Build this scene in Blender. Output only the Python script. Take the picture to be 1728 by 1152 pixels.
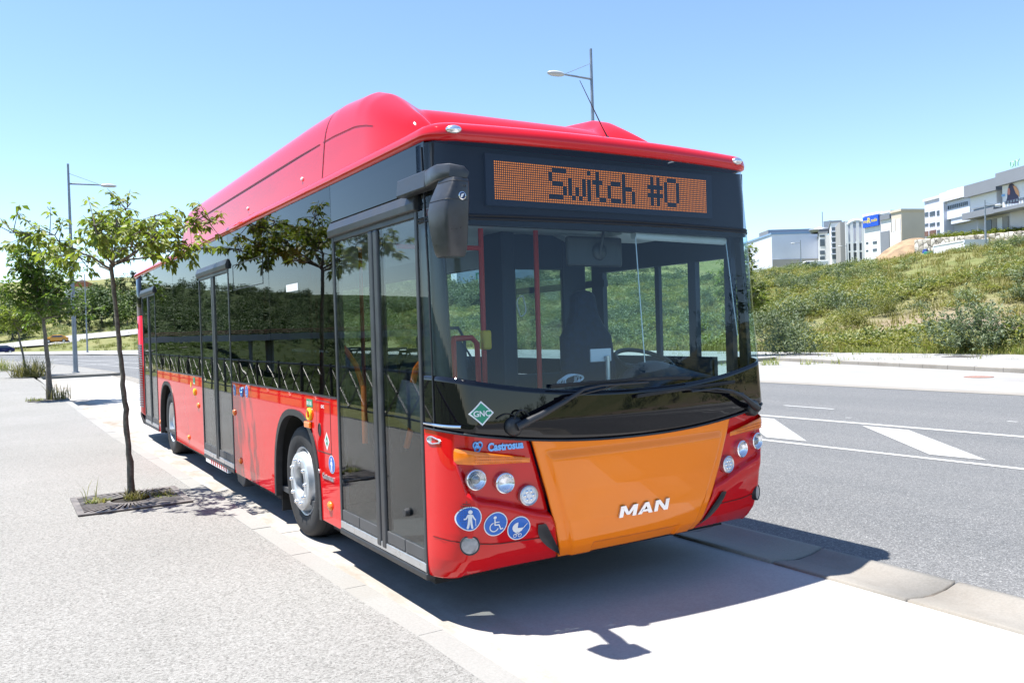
import bpy, math, random
import numpy as np
from mathutils import Vector, Matrix

for o in list(bpy.data.objects):
    bpy.data.objects.remove(o)
SC = bpy.context.scene
COL = SC.collection
rnd = random.Random(7)
R = math.radians

# ------------------------------------------------------------------ camera
CAM = np.array([-3.3337, -3.973, 1.696])
YAW, PITCH, ROLL, FPX = 0.5539, -0.0155, -0.0297, 1401.4


def cam_axes():
    cy, sy, cp, sp = math.cos(YAW), math.sin(YAW), math.cos(PITCH), math.sin(PITCH)
    f = np.array([sy * cp, cy * cp, sp])
    r = np.array([cy, -sy, 0.0])
    u = np.cross(r, f)
    cr, sr = math.cos(ROLL), math.sin(ROLL)
    return cr * r + sr * u, -sr * r + cr * u, f


AX_R, AX_U, AX_F = cam_axes()
cd = bpy.data.cameras.new('camera')
cd.sensor_width = 36.0
cd.lens = FPX / 1728 * 36.0
cd.clip_start = 0.05
cd.clip_end = 6000
camo = bpy.data.objects.new('camera', cd)
COL.objects.link(camo)
M = Matrix.Identity(4)
for i in range(3):
    M[i][0], M[i][1], M[i][2], M[i][3] = AX_R[i], AX_U[i], -AX_F[i], CAM[i]
camo.matrix_world = M
SC.camera = camo

# ------------------------------------------------------------------ sky, sun, exposure
SUN_DIR = Vector((-0.30, 0.178, 1.0)).normalized()       # towards the sun
SUN_EL = math.asin(SUN_DIR.z)
SUN_AZ = math.atan2(SUN_DIR.x, SUN_DIR.y)                # from +Y towards +X
wd = bpy.data.worlds.new('World')
SC.world = wd
wd.use_nodes = True
nt = wd.node_tree
bg = nt.nodes['Background']
sky = nt.nodes.new('ShaderNodeTexSky')
sky.sky_type = 'NISHITA'
sky.sun_disc = False
sky.sun_elevation = SUN_EL
sky.sun_rotation = SUN_AZ
sky.altitude = 0
sky.air_density = 1.0
sky.dust_density = 0.0
sky.ozone_density = 4.0
nt.links.new(sky.outputs[0], bg.inputs[0])
bg.inputs[1].default_value = 0.096
sl = bpy.data.lights.new('sun', 'SUN')
sl.energy = 4.6
sl.angle = R(0.5)
sl.color = (1.0, 0.965, 0.90)
so = bpy.data.objects.new('sun', sl)
so.rotation_euler = SUN_DIR.to_track_quat('Z', 'Y').to_euler()
so.location = (0, 0, 40)
COL.objects.link(so)
SC.view_settings.view_transform = 'Standard'
SC.view_settings.look = 'None'
SC.view_settings.exposure = 1.36
SC.view_settings.gamma = 1.0
SC.cycles.max_bounces = 10
SC.cycles.transparent_max_bounces = 24
SC.cycles.glossy_bounces = 5
SC.cycles.diffuse_bounces = 4
SC.cycles.transmission_bounces = 6
SC.cycles.caustics_reflective = False
SC.cycles.caustics_refractive = False
SC.cycles.sample_clamp_indirect = 6.0


# ------------------------------------------------------------------ materials
def new_mat(name):
    m = bpy.data.materials.new(name)
    m.use_nodes = True
    t = m.node_tree
    b = t.nodes['Principled BSDF']
    return m, t, b


def nd(t, typ, **kw):
    n = t.nodes.new(typ)
    for k, v in kw.items():
        if k.startswith('i_'):
            n.inputs[k[2:].replace('_', ' ')].default_value = v
        else:
            setattr(n, k, v)
    return n


def ramp(t, src, stops):
    r = t.nodes.new('ShaderNodeValToRGB')
    el = r.color_ramp.elements
    while len(el) < len(stops):
        el.new(0.5)
    for e, (p, c) in zip(el, stops):
        e.position = p
        e.color = c if len(c) == 4 else (*c, 1)
    t.links.new(src, r.inputs[0])
    return r.outputs[0]


def coords(t, kind='Object', scale=None):
    c = t.nodes.new('ShaderNodeTexCoord').outputs[kind]
    if scale:
        mp = t.nodes.new('ShaderNodeMapping')
        mp.inputs['Scale'].default_value = scale
        t.links.new(c, mp.inputs[0])
        c = mp.outputs[0]
    return c


def noise(t, co, scale, detail=4, rough=0.55):
    n = t.nodes.new('ShaderNodeTexNoise')
    n.inputs['Scale'].default_value = scale
    n.inputs['Detail'].default_value = detail
    n.inputs['Roughness'].default_value = rough
    t.links.new(co, n.inputs['Vector'])
    return n.outputs[0]


def voro(t, co, scale, out='Distance', feature='F1'):
    n = t.nodes.new('ShaderNodeTexVoronoi')
    n.feature = feature
    n.inputs['Scale'].default_value = scale
    t.links.new(co, n.inputs['Vector'])
    return n.outputs[out]


def mix(t, fac, a, b, mode='MIX'):
    n = t.nodes.new('ShaderNodeMix')
    n.data_type = 'RGBA'
    n.blend_type = mode
    for sock, v in ((n.inputs[0], fac), (n.inputs[6], a), (n.inputs[7], b)):
        if hasattr(v, 'is_linked'):
            t.links.new(v, sock)
        elif isinstance(v, (int, float)):
            sock.default_value = v
        else:
            sock.default_value = v if len(v) == 4 else (*v, 1)
    return n.outputs[2]


def bump(t, b, h, strength, dist=0.01):
    n = t.nodes.new('ShaderNodeBump')
    n.inputs['Strength'].default_value = strength
    n.inputs['Distance'].default_value = dist
    t.links.new(h, n.inputs['Height'])
    t.links.new(n.outputs[0], b.inputs['Normal'])


def plain(name, col, rough=0.5, metal=0.0, var=0.0, scale=3.0, coat=0.0, bmp=0.0, spec=0.5):
    m, t, b = new_mat(name)
    b.inputs['Base Color'].default_value = (*col, 1)
    b.inputs['Roughness'].default_value = rough
    b.inputs['Metallic'].default_value = metal
    b.inputs['Specular IOR Level'].default_value = spec
    if coat:
        b.inputs['Coat Weight'].default_value = coat
        b.inputs['Coat Roughness'].default_value = 0.03
    if var or bmp:
        co = coords(t)
        n = noise(t, co, scale, 5)
        if var:
            lo = tuple(c * (1 - var) for c in col)
            hi = tuple(min(1, c * (1 + var)) for c in col)
            t.links.new(ramp(t, n, [(0.3, lo), (0.7, hi)]), b.inputs['Base Color'])
            rr = ramp(t, n, [(0.3, (max(0, rough - .07),) * 3), (0.7, (min(1, rough + .07),) * 3)])
            t.links.new(rr, b.inputs['Roughness'])
        if bmp:
            bump(t, b, noise(t, co, scale * 6, 5), bmp, 0.004)
    return m


def paint(name, col, wav=0.05):
    """glossy vehicle paint over a slightly uneven panel, a little road dust low down"""
    m, t, b = new_mat(name)
    co = coords(t)
    g = noise(t, co, 2.2, 3)
    base = ramp(t, g, [(0.25, tuple(c * .94 for c in col)), (0.75, tuple(min(1, c * 1.04) for c in col))])
    t.links.new(base, b.inputs['Base Color'])
    b.inputs['Roughness'].default_value = 0.5
    b.inputs['Specular IOR Level'].default_value = 0.0
    b.inputs['Coat Weight'].default_value = 1.0
    b.inputs['Coat Roughness'].default_value = 0.025
    bump(t, b, noise(t, co, 1.6, 2), wav, 0.02)
    return m


def glass(name, tint, wav=0.0, boost=1.0):
    """flat pane: mirror reflection by Fresnel, tinted see-through for the rest"""
    m = bpy.data.materials.new(name)
    m.use_nodes = True
    t = m.node_tree
    t.nodes.clear()
    out = t.nodes.new('ShaderNodeOutputMaterial')
    tr = t.nodes.new('ShaderNodeBsdfTransparent')
    tr.inputs[0].default_value = (*tint, 1)
    gl = t.nodes.new('ShaderNodeBsdfGlossy')
    gl.inputs['Roughness'].default_value = 0.0
    lw = t.nodes.new('ShaderNodeLayerWeight')
    lw.inputs[0].default_value = 0.5
    pw = nd(t, 'ShaderNodeMath', operation='POWER')
    pw.inputs[1].default_value = 5.0
    t.links.new(lw.outputs['Facing'], pw.inputs[0])
    fr = nd(t, 'ShaderNodeMath', operation='MULTIPLY_ADD')
    f0 = 0.043 * boost
    fr.inputs[1].default_value = 1 - f0
    fr.inputs[2].default_value = f0
    t.links.new(pw.outputs[0], fr.inputs[0])
    mx = t.nodes.new('ShaderNodeMixShader')
    t.links.new(fr.outputs[0], mx.inputs[0])
    t.links.new(tr.outputs[0], mx.inputs[1])
    t.links.new(gl.outputs[0], mx.inputs[2])
    t.links.new(mx.outputs[0], out.inputs[0])
    if wav:
        bp = t.nodes.new('ShaderNodeBump')
        bp.inputs['Strength'].default_value = wav
        bp.inputs['Distance'].default_value = 0.02
        t.links.new(noise(t, coords(t), 1.3, 1), bp.inputs['Height'])
        t.links.new(bp.outputs[0], gl.inputs['Normal'])
    return m


def emit(name, col, s):
    m, t, b = new_mat(name)
    b.inputs['Base Color'].default_value = (*col, 1)
    b.inputs['Emission Color'].default_value = (*col, 1)
    b.inputs['Emission Strength'].default_value = s
    return m


def leafmat(name, cols, trans=0.35, scale=3.0, rough=0.45):
    m, t, b = new_mat(name)
    co = coords(t)
    inf = t.nodes.new('ShaderNodeObjectInfo').outputs['Random']
    geo = t.nodes.new('ShaderNodeNewGeometry').outputs['Random Per Island']
    n = noise(t, co, scale, 3)
    ad = t.nodes.new('ShaderNodeMath')
    ad.operation = 'MULTIPLY_ADD'
    ad.inputs[1].default_value = 0.55
    t.links.new(geo, ad.inputs[0])
    sc = t.nodes.new('ShaderNodeMath')
    sc.operation = 'MULTIPLY'
    sc.inputs[1].default_value = 0.5
    t.links.new(n, sc.inputs[0])
    t.links.new(sc.outputs[0], ad.inputs[2])
    k = len(cols)
    c = ramp(t, ad.outputs[0], [(0.1 + 0.8 * i / (k - 1), cc) for i, cc in enumerate(cols)])
    hs = t.nodes.new('ShaderNodeHueSaturation')
    mr = t.nodes.new('ShaderNodeMapRange')
    mr.inputs[3].default_value = 0.8
    mr.inputs[4].default_value = 1.2
    t.links.new(inf, mr.inputs[0])
    t.links.new(mr.outputs[0], hs.inputs['Value'])
    t.links.new(c, hs.inputs['Color'])
    c = hs.outputs[0]
    t.links.new(c, b.inputs['Base Color'])
    b.inputs['Roughness'].default_value = rough
    b.inputs['Specular IOR Level'].default_value = 0.35
    tl = t.nodes.new('ShaderNodeBsdfTranslucent')
    t.links.new(mix(t, 1.0, c, (1.35, 1.5, .7), 'MULTIPLY'), tl.inputs[0])
    mx = t.nodes.new('ShaderNodeMixShader')
    mx.inputs[0].default_value = trans
    out = t.nodes['Material Output']
    t.links.new(b.outputs[0], mx.inputs[1])
    t.links.new(tl.outputs[0], mx.inputs[2])
    t.links.new(mx.outputs[0], out.inputs[0])
    return m


RED = paint('red_paint', (0.62, 0.006, 0.008), 0.10)
ORANGE = paint('orange_paint', (1.0, 0.235, 0.006), 0.05)
REDROOF = paint('red_roof_paint', (0.64, 0.010, 0.018), 0.04)
BLACKGLOSS = plain('black_gloss', (0.004, 0.004, 0.006), 0.02, var=0.0, scale=2, spec=0.5)
BLACKPL = plain('black_plastic', (0.022, 0.023, 0.026), 0.42, var=0.25, scale=14, bmp=0.05)
MIRRORPL = plain('mirror_plastic', (0.035, 0.037, 0.042), 0.34, var=0.15, scale=20, bmp=0.06)
RUBBER = plain('rubber', (0.020, 0.020, 0.021), 0.75, var=0.35, scale=12, bmp=0.15)
FRAME = plain('dark_frame', (0.055, 0.057, 0.062), 0.38, metal=0.35, var=0.2, scale=9)
GREYPL = plain('grey_plastic', (0.07, 0.07, 0.072), 0.5, var=0.2, scale=12)
ALU = plain('brushed_metal', (0.62, 0.63, 0.65), 0.32, metal=0.9, var=0.08, scale=15)
CHROME = plain('chrome', (0.8, 0.81, 0.83), 0.08, metal=1.0, var=0.02)
CHROMEDULL = plain('lamp_chrome', (0.82, 0.83, 0.85), 0.18, metal=0.92, var=0.02)
RIM = plain('wheel_paint', (0.62, 0.64, 0.66), 0.35, metal=0.55, var=0.12, scale=10)
AMBER = plain('amber_lens', (0.85, 0.20, 0.008), 0.18, var=0.1, scale=30, coat=0.6)
YELLOW = plain('yellow_plastic', (0.85, 0.55, 0.02), 0.35, var=0.1)
WHITEPL = plain('white_plastic', (0.72, 0.73, 0.74), 0.4, var=0.05)
BLUE = plain('blue_vinyl', (0.012, 0.13, 0.52), 0.3, var=0.08)
GREEN = plain('green_vinyl', (0.01, 0.26, 0.14), 0.3, var=0.08)
WHITEV = plain('white_vinyl', (0.78, 0.79, 0.80), 0.35, var=0.03)
BADGE = plain('badge_silver', (0.72, 0.74, 0.78), 0.22, metal=0.8, var=0.05)
BADGEBLUE = plain('badge_blue', (0.16, 0.42, 0.85), 0.25, metal=0.35, var=0.06)
GLASS_FRONT = glass('windscreen_glass', (0.74, 0.88, 0.92), 0.03)
GLASS_DARK = glass('tinted_glass', (0.22, 0.25, 0.28), 0.07, 1.5)
GLASS_DOOR = glass('door_glass', (0.74, 0.78, 0.79), 0.06, 1.4)
GLASS_SIDE = glass('side_glass', (0.80, 0.89, 0.87), 0.02)
LENS = glass('clear_lens', (0.95, 0.96, 0.98), 0.0)
LED = emit('amber_led', (1.0, 0.27, 0.02), 0.44)
GLASS_HEAD = glass('header_glass', (0.62, 0.68, 0.76), 0.0)
LEDSIDE = emit('orange_led', (1.0, 0.30, 0.03), 0.4)
LEDOFF = plain('display_black', (0.012, 0.018, 0.030), 0.5, var=0.1)
DARKBOX = plain('housing_black', (0.0025, 0.003, 0.006), 0.6)
POLE = plain('handrail_red', (0.62, 0.035, 0.02), 0.35, var=0.1)
POLEOR = plain('handrail_orange', (1.0, 0.20, 0.006), 0.4, var=0.05)
SEATM = plain('seat_fabric', (0.012, 0.022, 0.055), 0.85, var=0.35, scale=25, bmp=0.1)
SEATSH = plain('seat_shell', (0.075, 0.10, 0.14), 0.5, var=0.15)
CABIN = plain('cabin_plastic', (0.026, 0.040, 0.075), 0.55, var=0.15, scale=5)
CEIL = plain('cabin_ceiling', (0.50, 0.54, 0.57), 0.5, var=0.06)
CABFLOOR = plain('cabin_floor', (0.05, 0.052, 0.056), 0.8, var=0.3, scale=18)
UNDER = plain('underbody', (0.012, 0.012, 0.012), 0.8, var=0.4, scale=5)
GALV = plain('galvanised_steel', (0.24, 0.27, 0.31), 0.45, metal=0.45, var=0.14, scale=4)
IRON = plain('cast_iron', (0.15, 0.135, 0.125), 0.6, metal=0.2, var=0.45, scale=9, bmp=0.2)
SOIL = plain('dark_soil', (0.022, 0.018, 0.014), 0.95, var=0.5, scale=25, bmp=0.5)
RAILM = plain('black_railing', (0.014, 0.014, 0.015), 0.4, var=0.3)


# ------------------------------------------------------------------ mesh builder
class MB:
    def __init__(s):
        s.v, s.f = [], []

    def add(s, vs, fs):
        b = len(s.v)
        s.v += [tuple(map(float, v)) for v in vs]
        s.f += [tuple(i + b for i in f) for f in fs]
        return s

    def box(s, c, d, rz=0.0, rx=0.0, ry=0.0):
        hx, hy, hz = d[0] / 2, d[1] / 2, d[2] / 2
        vs = [Vector((x, y, z)) for x in (-hx, hx) for y in (-hy, hy) for z in (-hz, hz)]
        if rz or rx or ry:
            m = Matrix.Rotation(rz, 3, 'Z') @ Matrix.Rotation(ry, 3, 'Y') @ Matrix.Rotation(rx, 3, 'X')
            vs = [m @ v for v in vs]
        cv = Vector(c)
        return s.add([v + cv for v in vs], [(0, 1, 3, 2), (4, 6, 7, 5), (0, 4, 5, 1), (2, 3, 7, 6), (0, 2, 6, 4), (1, 5, 7, 3)])

    def box2(s, a, b):
        return s.box([(p + q) / 2 for p, q in zip(a, b)], [abs(q - p) for p, q in zip(a, b)])

    def prism(s, poly, h0, h1, fn):
        """poly: list of (a,b); fn(a,b,h)->xyz"""
        n = len(poly)
        vs = [fn(a, b, h0) for a, b in poly] + [fn(a, b, h1) for a, b in poly]
        fs = [tuple(range(n))[::-1], tuple(range(n, 2 * n))]
        fs += [(i, (i + 1) % n, n + (i + 1) % n, n + i) for i in range(n)]
        return s.add(vs, fs)

    def tube(s, pts, r, n=8, cap=True):
        pts = [Vector(p) for p in pts]
        rs = r if isinstance(r, (list, tuple)) else [r] * len(pts)
        vs, fs = [], []
        prev = None
        for i, p in enumerate(pts):
            d = (pts[min(i + 1, len(pts) - 1)] - pts[max(i - 1, 0)])
            d = d.normalized() if d.length > 1e-9 else Vector((0, 0, 1))
            if prev is None:
                a = d.orthogonal().normalized()
            else:
                a = (prev - d * prev.dot(d))
                a = a.normalized() if a.length > 1e-6 else d.orthogonal().normalized()
            prev = a
            b = d.cross(a)
            for k in range(n):
                t = 2 * math.pi * k / n
                vs.append(p + (a * math.cos(t) + b * math.sin(t)) * rs[i])
        for i in range(len(pts) - 1):
            for k in range(n):
                k2 = (k + 1) % n
                fs.append((i * n + k, i * n + k2, (i + 1) * n + k2, (i + 1) * n + k))
        if cap:
            fs.append(tuple(range(n))[::-1])
            fs.append(tuple(range((len(pts) - 1) * n, len(pts) * n)))
        return s.add(vs, fs)

    def lathe(s, prof, n=32, fn=lambda a, b, h: (a, b, h)):
        """prof: (radius, height) ; axis = third coord of fn"""
        vs, fs = [], []
        m = len(prof)
        for r, h in prof:
            for k in range(n):
                t = 2 * math.pi * k / n
                vs.append(fn(r * math.cos(t), r * math.sin(t), h))
        for i in range(m - 1):
            for k in range(n):
                k2 = (k + 1) % n
                fs.append((i * n + k, i * n + k2, (i + 1) * n + k2, (i + 1) * n + k))
        return s.add(vs, fs)

    def grid(s, fn, nu, nv):
        vs = [fn(i / nu, j / nv) for j in range(nv + 1) for i in range(nu + 1)]
        w = nu + 1
        fs = [(j * w + i, j * w + i + 1, (j + 1) * w + i + 1, (j + 1) * w + i) for j in range(nv) for i in range(nu)]
        return s.add(vs, fs)

    def build(s, name, mat, parent=None, smooth=None, bevel=0.0, solid=0.0, offset=-1.0, seg=2):
        me = bpy.data.meshes.new(name)
        org = Vector((0, 0, 0))
        me.from_pydata(s.v, [], s.f)
        me.validate()
        me.update()
        o = bpy.data.objects.new(name, me)
        COL.objects.link(o)
        if mat:
            me.materials.append(mat)
        if parent is not None:
            o.parent = parent
            o.matrix_parent_inverse = world_of(parent).inverted()
        if smooth:
            me.shade_smooth()
            if smooth < 180:
                me.set_sharp_from_angle(angle=R(smooth))
        if solid:
            md = o.modifiers.new('solid', 'SOLIDIFY')
            md.thickness = solid
            md.offset = offset
        if bevel:
            md = o.modifiers.new('bevel', 'BEVEL')
            md.width = bevel
            md.segments = seg
            md.limit_method = 'ANGLE'
            md.angle_limit = R(35)
            md.harden_normals = False
        return o


def world_of(o):
    """world matrix from the local transforms alone (no depsgraph update)"""
    m = o.matrix_basis.copy()
    if o.parent is not None:
        m = world_of(o.parent) @ o.matrix_parent_inverse @ m
    return m


def tag(o, label=None, cat=None, group=None, kind=None):
    for k, v in (('label', label), ('category', cat), ('group', group), ('kind', kind)):
        if v:
            o[k] = v
    return o


def empty(name, loc, label, cat, group=None, rz=0.0):
    o = bpy.data.objects.new(name, None)
    COL.objects.link(o)
    o.location = loc
    o.rotation_euler = (0, 0, rz)
    o.empty_display_size = 0.2
    return tag(o, label, cat, group)


def copy_tree(o, parent=None):
    c = o.copy()
    COL.objects.link(c)
    if parent is not None:
        c.parent = parent
    for ch in list(o.children):
        copy_tree(ch, c)
    return c


def np_obj(name, V, F, mat, smooth=False, parent=None):
    """V (n,3) ; F (m,k) constant face size"""
    V = np.asarray(V, np.float32)
    F = np.asarray(F, np.int32)
    me = bpy.data.meshes.new(name)
    me.vertices.add(len(V))
    me.vertices.foreach_set('co', V.ravel())
    k = F.shape[1]
    me.loops.add(F.size)
    me.loops.foreach_set('vertex_index', F.ravel())
    me.polygons.add(len(F))
    me.polygons.foreach_set('loop_start', np.arange(len(F), dtype=np.int32) * k)
    me.polygons.foreach_set('loop_total', np.full(len(F), k, np.int32))
    me.update(calc_edges=True)
    me.validate()
    if smooth:
        me.shade_smooth()
    me.materials.append(mat)
    o = bpy.data.objects.new(name, me)
    COL.objects.link(o)
    if parent is not None:
        o.parent = parent
    return o


_tc = {}


def text_mesh(txt, size, bold=0.0, extr=0.0, sx=1.0, shear=0.0):
    """letters as plain vertex / face lists, centred in x, baseline at 0"""
    cu = bpy.data.curves.new('lettering', 'FONT')
    cu.body = txt
    cu.size = size
    cu.align_x = 'CENTER'
    cu.offset = bold
    cu.extrude = extr
    cu.shear = shear
    cu.resolution_u = 3
    o = bpy.data.objects.new('lettering', cu)
    COL.objects.link(o)
    dg = bpy.context.evaluated_depsgraph_get()
    me = o.evaluated_get(dg).to_mesh()
    vs = [(v.co.x * sx, v.co.y, v.co.z) for v in me.vertices]
    fs = [tuple(p.vertices) for p in me.polygons]
    bpy.data.objects.remove(o)
    bpy.data.curves.remove(cu)
    return vs, fs


def smooth01(a, b, x):
    t = min(1.0, max(0.0, (x - a) / (b - a)))
    return t * t * (3 - 2 * t)


def lin(xs, ys, x):
    return float(np.interp(x, xs, ys))


def ray(px, py):
    return AX_F + (px - 864) / FPX * AX_R - (py - 576) / FPX * AX_U


def at(px, py, dist):
    """point seen at this place of the photo, at a horizontal distance from the viewpoint"""
    d = ray(px, py)
    return CAM + d * dist / math.hypot(d[0], d[1])


# ------------------------------------------------------------------ the lie of the land
def shiftx(y):
    return -0.0015 * np.maximum(0.0, np.asarray(y, float) - 30.0) ** 2


def sstep(a, b, x):
    t = np.clip((x - a) / (b - a), 0, 1)
    return t * t * (3 - 2 * t)


def wob(x, y):
    return (np.sin(x * .31 + y * .17) + np.sin(x * .13 - y * .23 + 1.3) + .6 * np.sin(x * .7 + y * .53 + 2.1)) / 2.6


def H(x, y):
    x = np.asarray(x, float)
    y = np.asarray(y, float)
    xs = x - shiftx(y)
    s = xs - 29.6
    near = sstep(0, 14, s)
    # bank on the far side of the road: low flat strip, then a slope to a crest, then a gentler rise
    steep = 0.150 + 0.035 * sstep(60, 0, y) + .033 * sstep(62, 38, y)
    zr = .12 + .125 * np.clip(s - .8, 0, 14.2) + steep * np.clip(s - 15, 0, 38) + .018 * np.clip(s - 53, 0, 400)
    zr += .085 * np.clip(s - 53, 0, 260) * sstep(110, 210, y)
    zr += near * (.35 * wob(x, y) + .7 * wob(x * .3 + 5, y * .3) * sstep(10, 40, s))
    # ground falling away behind the footpath, then rising to far hills
    dl = -5.25 - x + np.minimum(0.0, shiftx(y)) * 1.0
    dist = np.hypot(x + 1, y)
    zl = -.05 - 6.0 * sstep(0.4, 16, dl) + .5 * wob(x, y) * sstep(3, 15, dl)
    th = np.degrees(np.arctan2(y, -(x + 1.0)))
    el = 1.35 + 1.35 * np.exp(-((th - 71.3) / 1.9) ** 2) + .95 * np.exp(-((th - 75.0) / .8) ** 2) + .9 * np.exp(-((th - 78.2) / 1.1) ** 2) \
        + 1.3 * np.exp(-((th - 82.5) / 1.6) ** 2) + .35 * np.sin(th * .9)
    zl = zl + sstep(120, 520, dist) * np.tan(np.radians(el)) * 520 * sstep(10, 60, dl) + 3.5 * sstep(60, 200, dist) * sstep(15, 50, dl)
    z = np.where(s > 0, zr, np.where(dl > 0, zl, -.10))
    return z


def ground_hit(px, py, dmin=30.0, dmax=600.0):
    d = ray(px, py)
    k = math.hypot(d[0], d[1])
    ts = np.linspace(dmin, dmax, 2400) / k
    P = CAM[None, :] + ts[:, None] * d[None, :]
    below = P[:, 2] < H(P[:, 0], P[:, 1])
    i = int(np.argmax(below)) if below.any() else len(ts) - 1
    return P[i], ts[i] * k


def structure(o):
    o['kind'] = 'structure'
    return o


# terrain sheet
def axis_pts(lo, hi, near_lo, near_hi, step, grow=1.13):
    p = list(np.arange(near_lo, near_hi + 1e-6, step))
    d = step
    x = near_hi
    while x < hi:
        d *= grow
        x += d
        p.append(x)
    d = step
    x = near_lo
    while x > lo:
        d *= grow
        x -= d
        p.insert(0, x)
    return np.array(p)


gx = axis_pts(-2600, 2600, -24, 92, 1.6)
gy = axis_pts(-2600, 2600, -40, 240, 2.2)
GX, GY = np.meshgrid(gx, gy)
GZ = H(GX, GY)
nx_, ny_ = len(gx), len(gy)
Vt = np.stack([GX, GY, GZ], -1).reshape(-1, 3)
ii, jj = np.meshgrid(np.arange(nx_ - 1), np.arange(ny_ - 1))
a_ = (jj * nx_ + ii).ravel()
Ft = np.stack([a_, a_ + 1, a_ + nx_ + 1, a_ + nx_], -1)


def mat_field():
    m, t, b = new_mat('rough_grassland')
    co = coords(t)
    big = noise(t, co, 0.07, 5, .6)
    mid = noise(t, co, 0.6, 6, .65)
    fine = noise(t, co, 7.0, 5, .7)
    g1 = ramp(t, mid, [(0.28, (.10, .118, .042)), (0.5, (.185, .20, .08)), (0.72, (.265, .25, .125))])
    g2 = mix(t, ramp(t, fine, [(.35, (.35,) * 3), (.7, (1,) * 3)]), (.08, .095, .032), g1)
    sand = ramp(t, fine, [(0.3, (.19, .145, .105)), (0.7, (.32, .25, .19))])
    sep = nd(t, 'ShaderNodeSeparateXYZ')
    t.links.new(co, sep.inputs[0])
    band = nd(t, 'ShaderNodeMapRange', i_From_Min=31.5, i_From_Max=34.0)
    t.links.new(sep.outputs[0], band.inputs[0])
    band2 = nd(t, 'ShaderNodeMapRange', i_From_Min=50.0, i_From_Max=41.0)
    t.links.new(sep.outputs[0], band2.inputs[0])
    by = nd(t, 'ShaderNodeMapRange', i_From_Min=34.0, i_From_Max=24.0)
    t.links.new(sep.outputs[1], by.inputs[0])
    m1 = nd(t, 'ShaderNodeMath', operation='MULTIPLY')
    t.links.new(band.outputs[0], m1.inputs[0])
    t.links.new(band2.outputs[0], m1.inputs[1])
    m2 = nd(t, 'ShaderNodeMath', operation='MULTIPLY')
    t.links.new(m1.outputs[0], m2.inputs[0])
    t.links.new(by.outputs[0], m2.inputs[1])
    pn = ramp(t, noise(t, co, 0.22, 4), [(.33, (0, 0, 0)), (.45, (1, 1, 1))])
    m3 = nd(t, 'ShaderNodeMath', operation='MULTIPLY')
    t.links.new(m2.outputs[0], m3.inputs[0])
    t.links.new(pn, m3.inputs[1])
    far = ramp(t, big, [(.42, (0, 0, 0)), (.6, (1, 1, 1))])
    wild = mix(t, far, g2, mix(t, .45, g2, (.25, .22, .11)))
    lf = nd(t, 'ShaderNodeMapRange', i_From_Min=-8.0, i_From_Max=-16.0)
    t.links.new(sep.outputs[0], lf.inputs[0])
    dark_veg = ramp(t, mid, [(0.28, (.020, .032, .013)), (0.5, (.038, .056, .020)), (0.75, (.068, .082, .030))])  # darker, greener vegetation on the low ground behind the footpath
    wild = mix(t, lf.outputs[0], wild, dark_veg)
    t.links.new(mix(t, m3.outputs[0], wild, sand), b.inputs['Base Color'])
    b.inputs['Roughness'].default_value = 0.95
    b.inputs['Specular IOR Level'].default_value = 0.1
    bump(t, b, fine, 0.7, 0.12)
    return m


structure(np_obj('terrain', Vt, Ft, mat_field(), smooth=True))


# ------------------------------------------------------------------ paving materials
def mat_aggregate():
    m, t, b = new_mat('washed_aggregate')
    co = coords(t)
    cell = voro(t, co, 125.0, 'Color')
    sepc = nd(t, 'ShaderNodeSeparateColor')
    t.links.new(cell, sepc.inputs[0])
    stone = ramp(t, sepc.outputs[0], [(0.0, (.115, .112, .106)), (0.16, (.175, .171, .163)), (0.4, (.232, .228, .218)), (1.0, (.300, .295, .285))])
    n1 = noise(t, co, 30.0, 6, .75)
    st2 = mix(t, ramp(t, n1, [(.36, (.62,) * 3), (.6, (1.06,) * 3)]), (.12, .118, .11), stone)
    big = ramp(t, noise(t, co, 0.5, 5), [(.3, (.90, .895, .88)), (.7, (1.04, 1.03, 1.02))])
    t.links.new(mix(t, 1.0, st2, big, 'MULTIPLY'), b.inputs['Base Color'])
    b.inputs['Roughness'].default_value = 0.85
    b.inputs['Specular IOR Level'].default_value = 0.3
    bump(t, b, voro(t, co, 125.0), 0.45, 0.006)
    return m


def mat_concrete(name, base, stain=(.40, .34, .27), joint=0.0):
    m, t, b = new_mat(name)
    co = coords(t)
    n = noise(t, co, 1.1, 7, .65)
    lo = tuple(c * .88 for c in base)
    c = ramp(t, n, [(.3, lo), (.7, base)])
    st = ramp(t, noise(t, co, 0.45, 6, .7), [(.54, (0, 0, 0)), (.72, (.55, .55, .55))])
    c = mix(t, st, c, stain)
    sp = ramp(t, noise(t, co, 60, 4, .8), [(.3, (.82,) * 3), (.6, (1.0,) * 3)])
    c = mix(t, 1.0, c, sp, 'MULTIPLY')
    t.links.new(c, b.inputs['Base Color'])
    b.inputs['Roughness'].default_value = 0.8
    b.inputs['Specular IOR Level'].default_value = 0.3
    bump(t, b, noise(t, co, 45, 6, .7), 0.25, 0.004)
    return m


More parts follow.
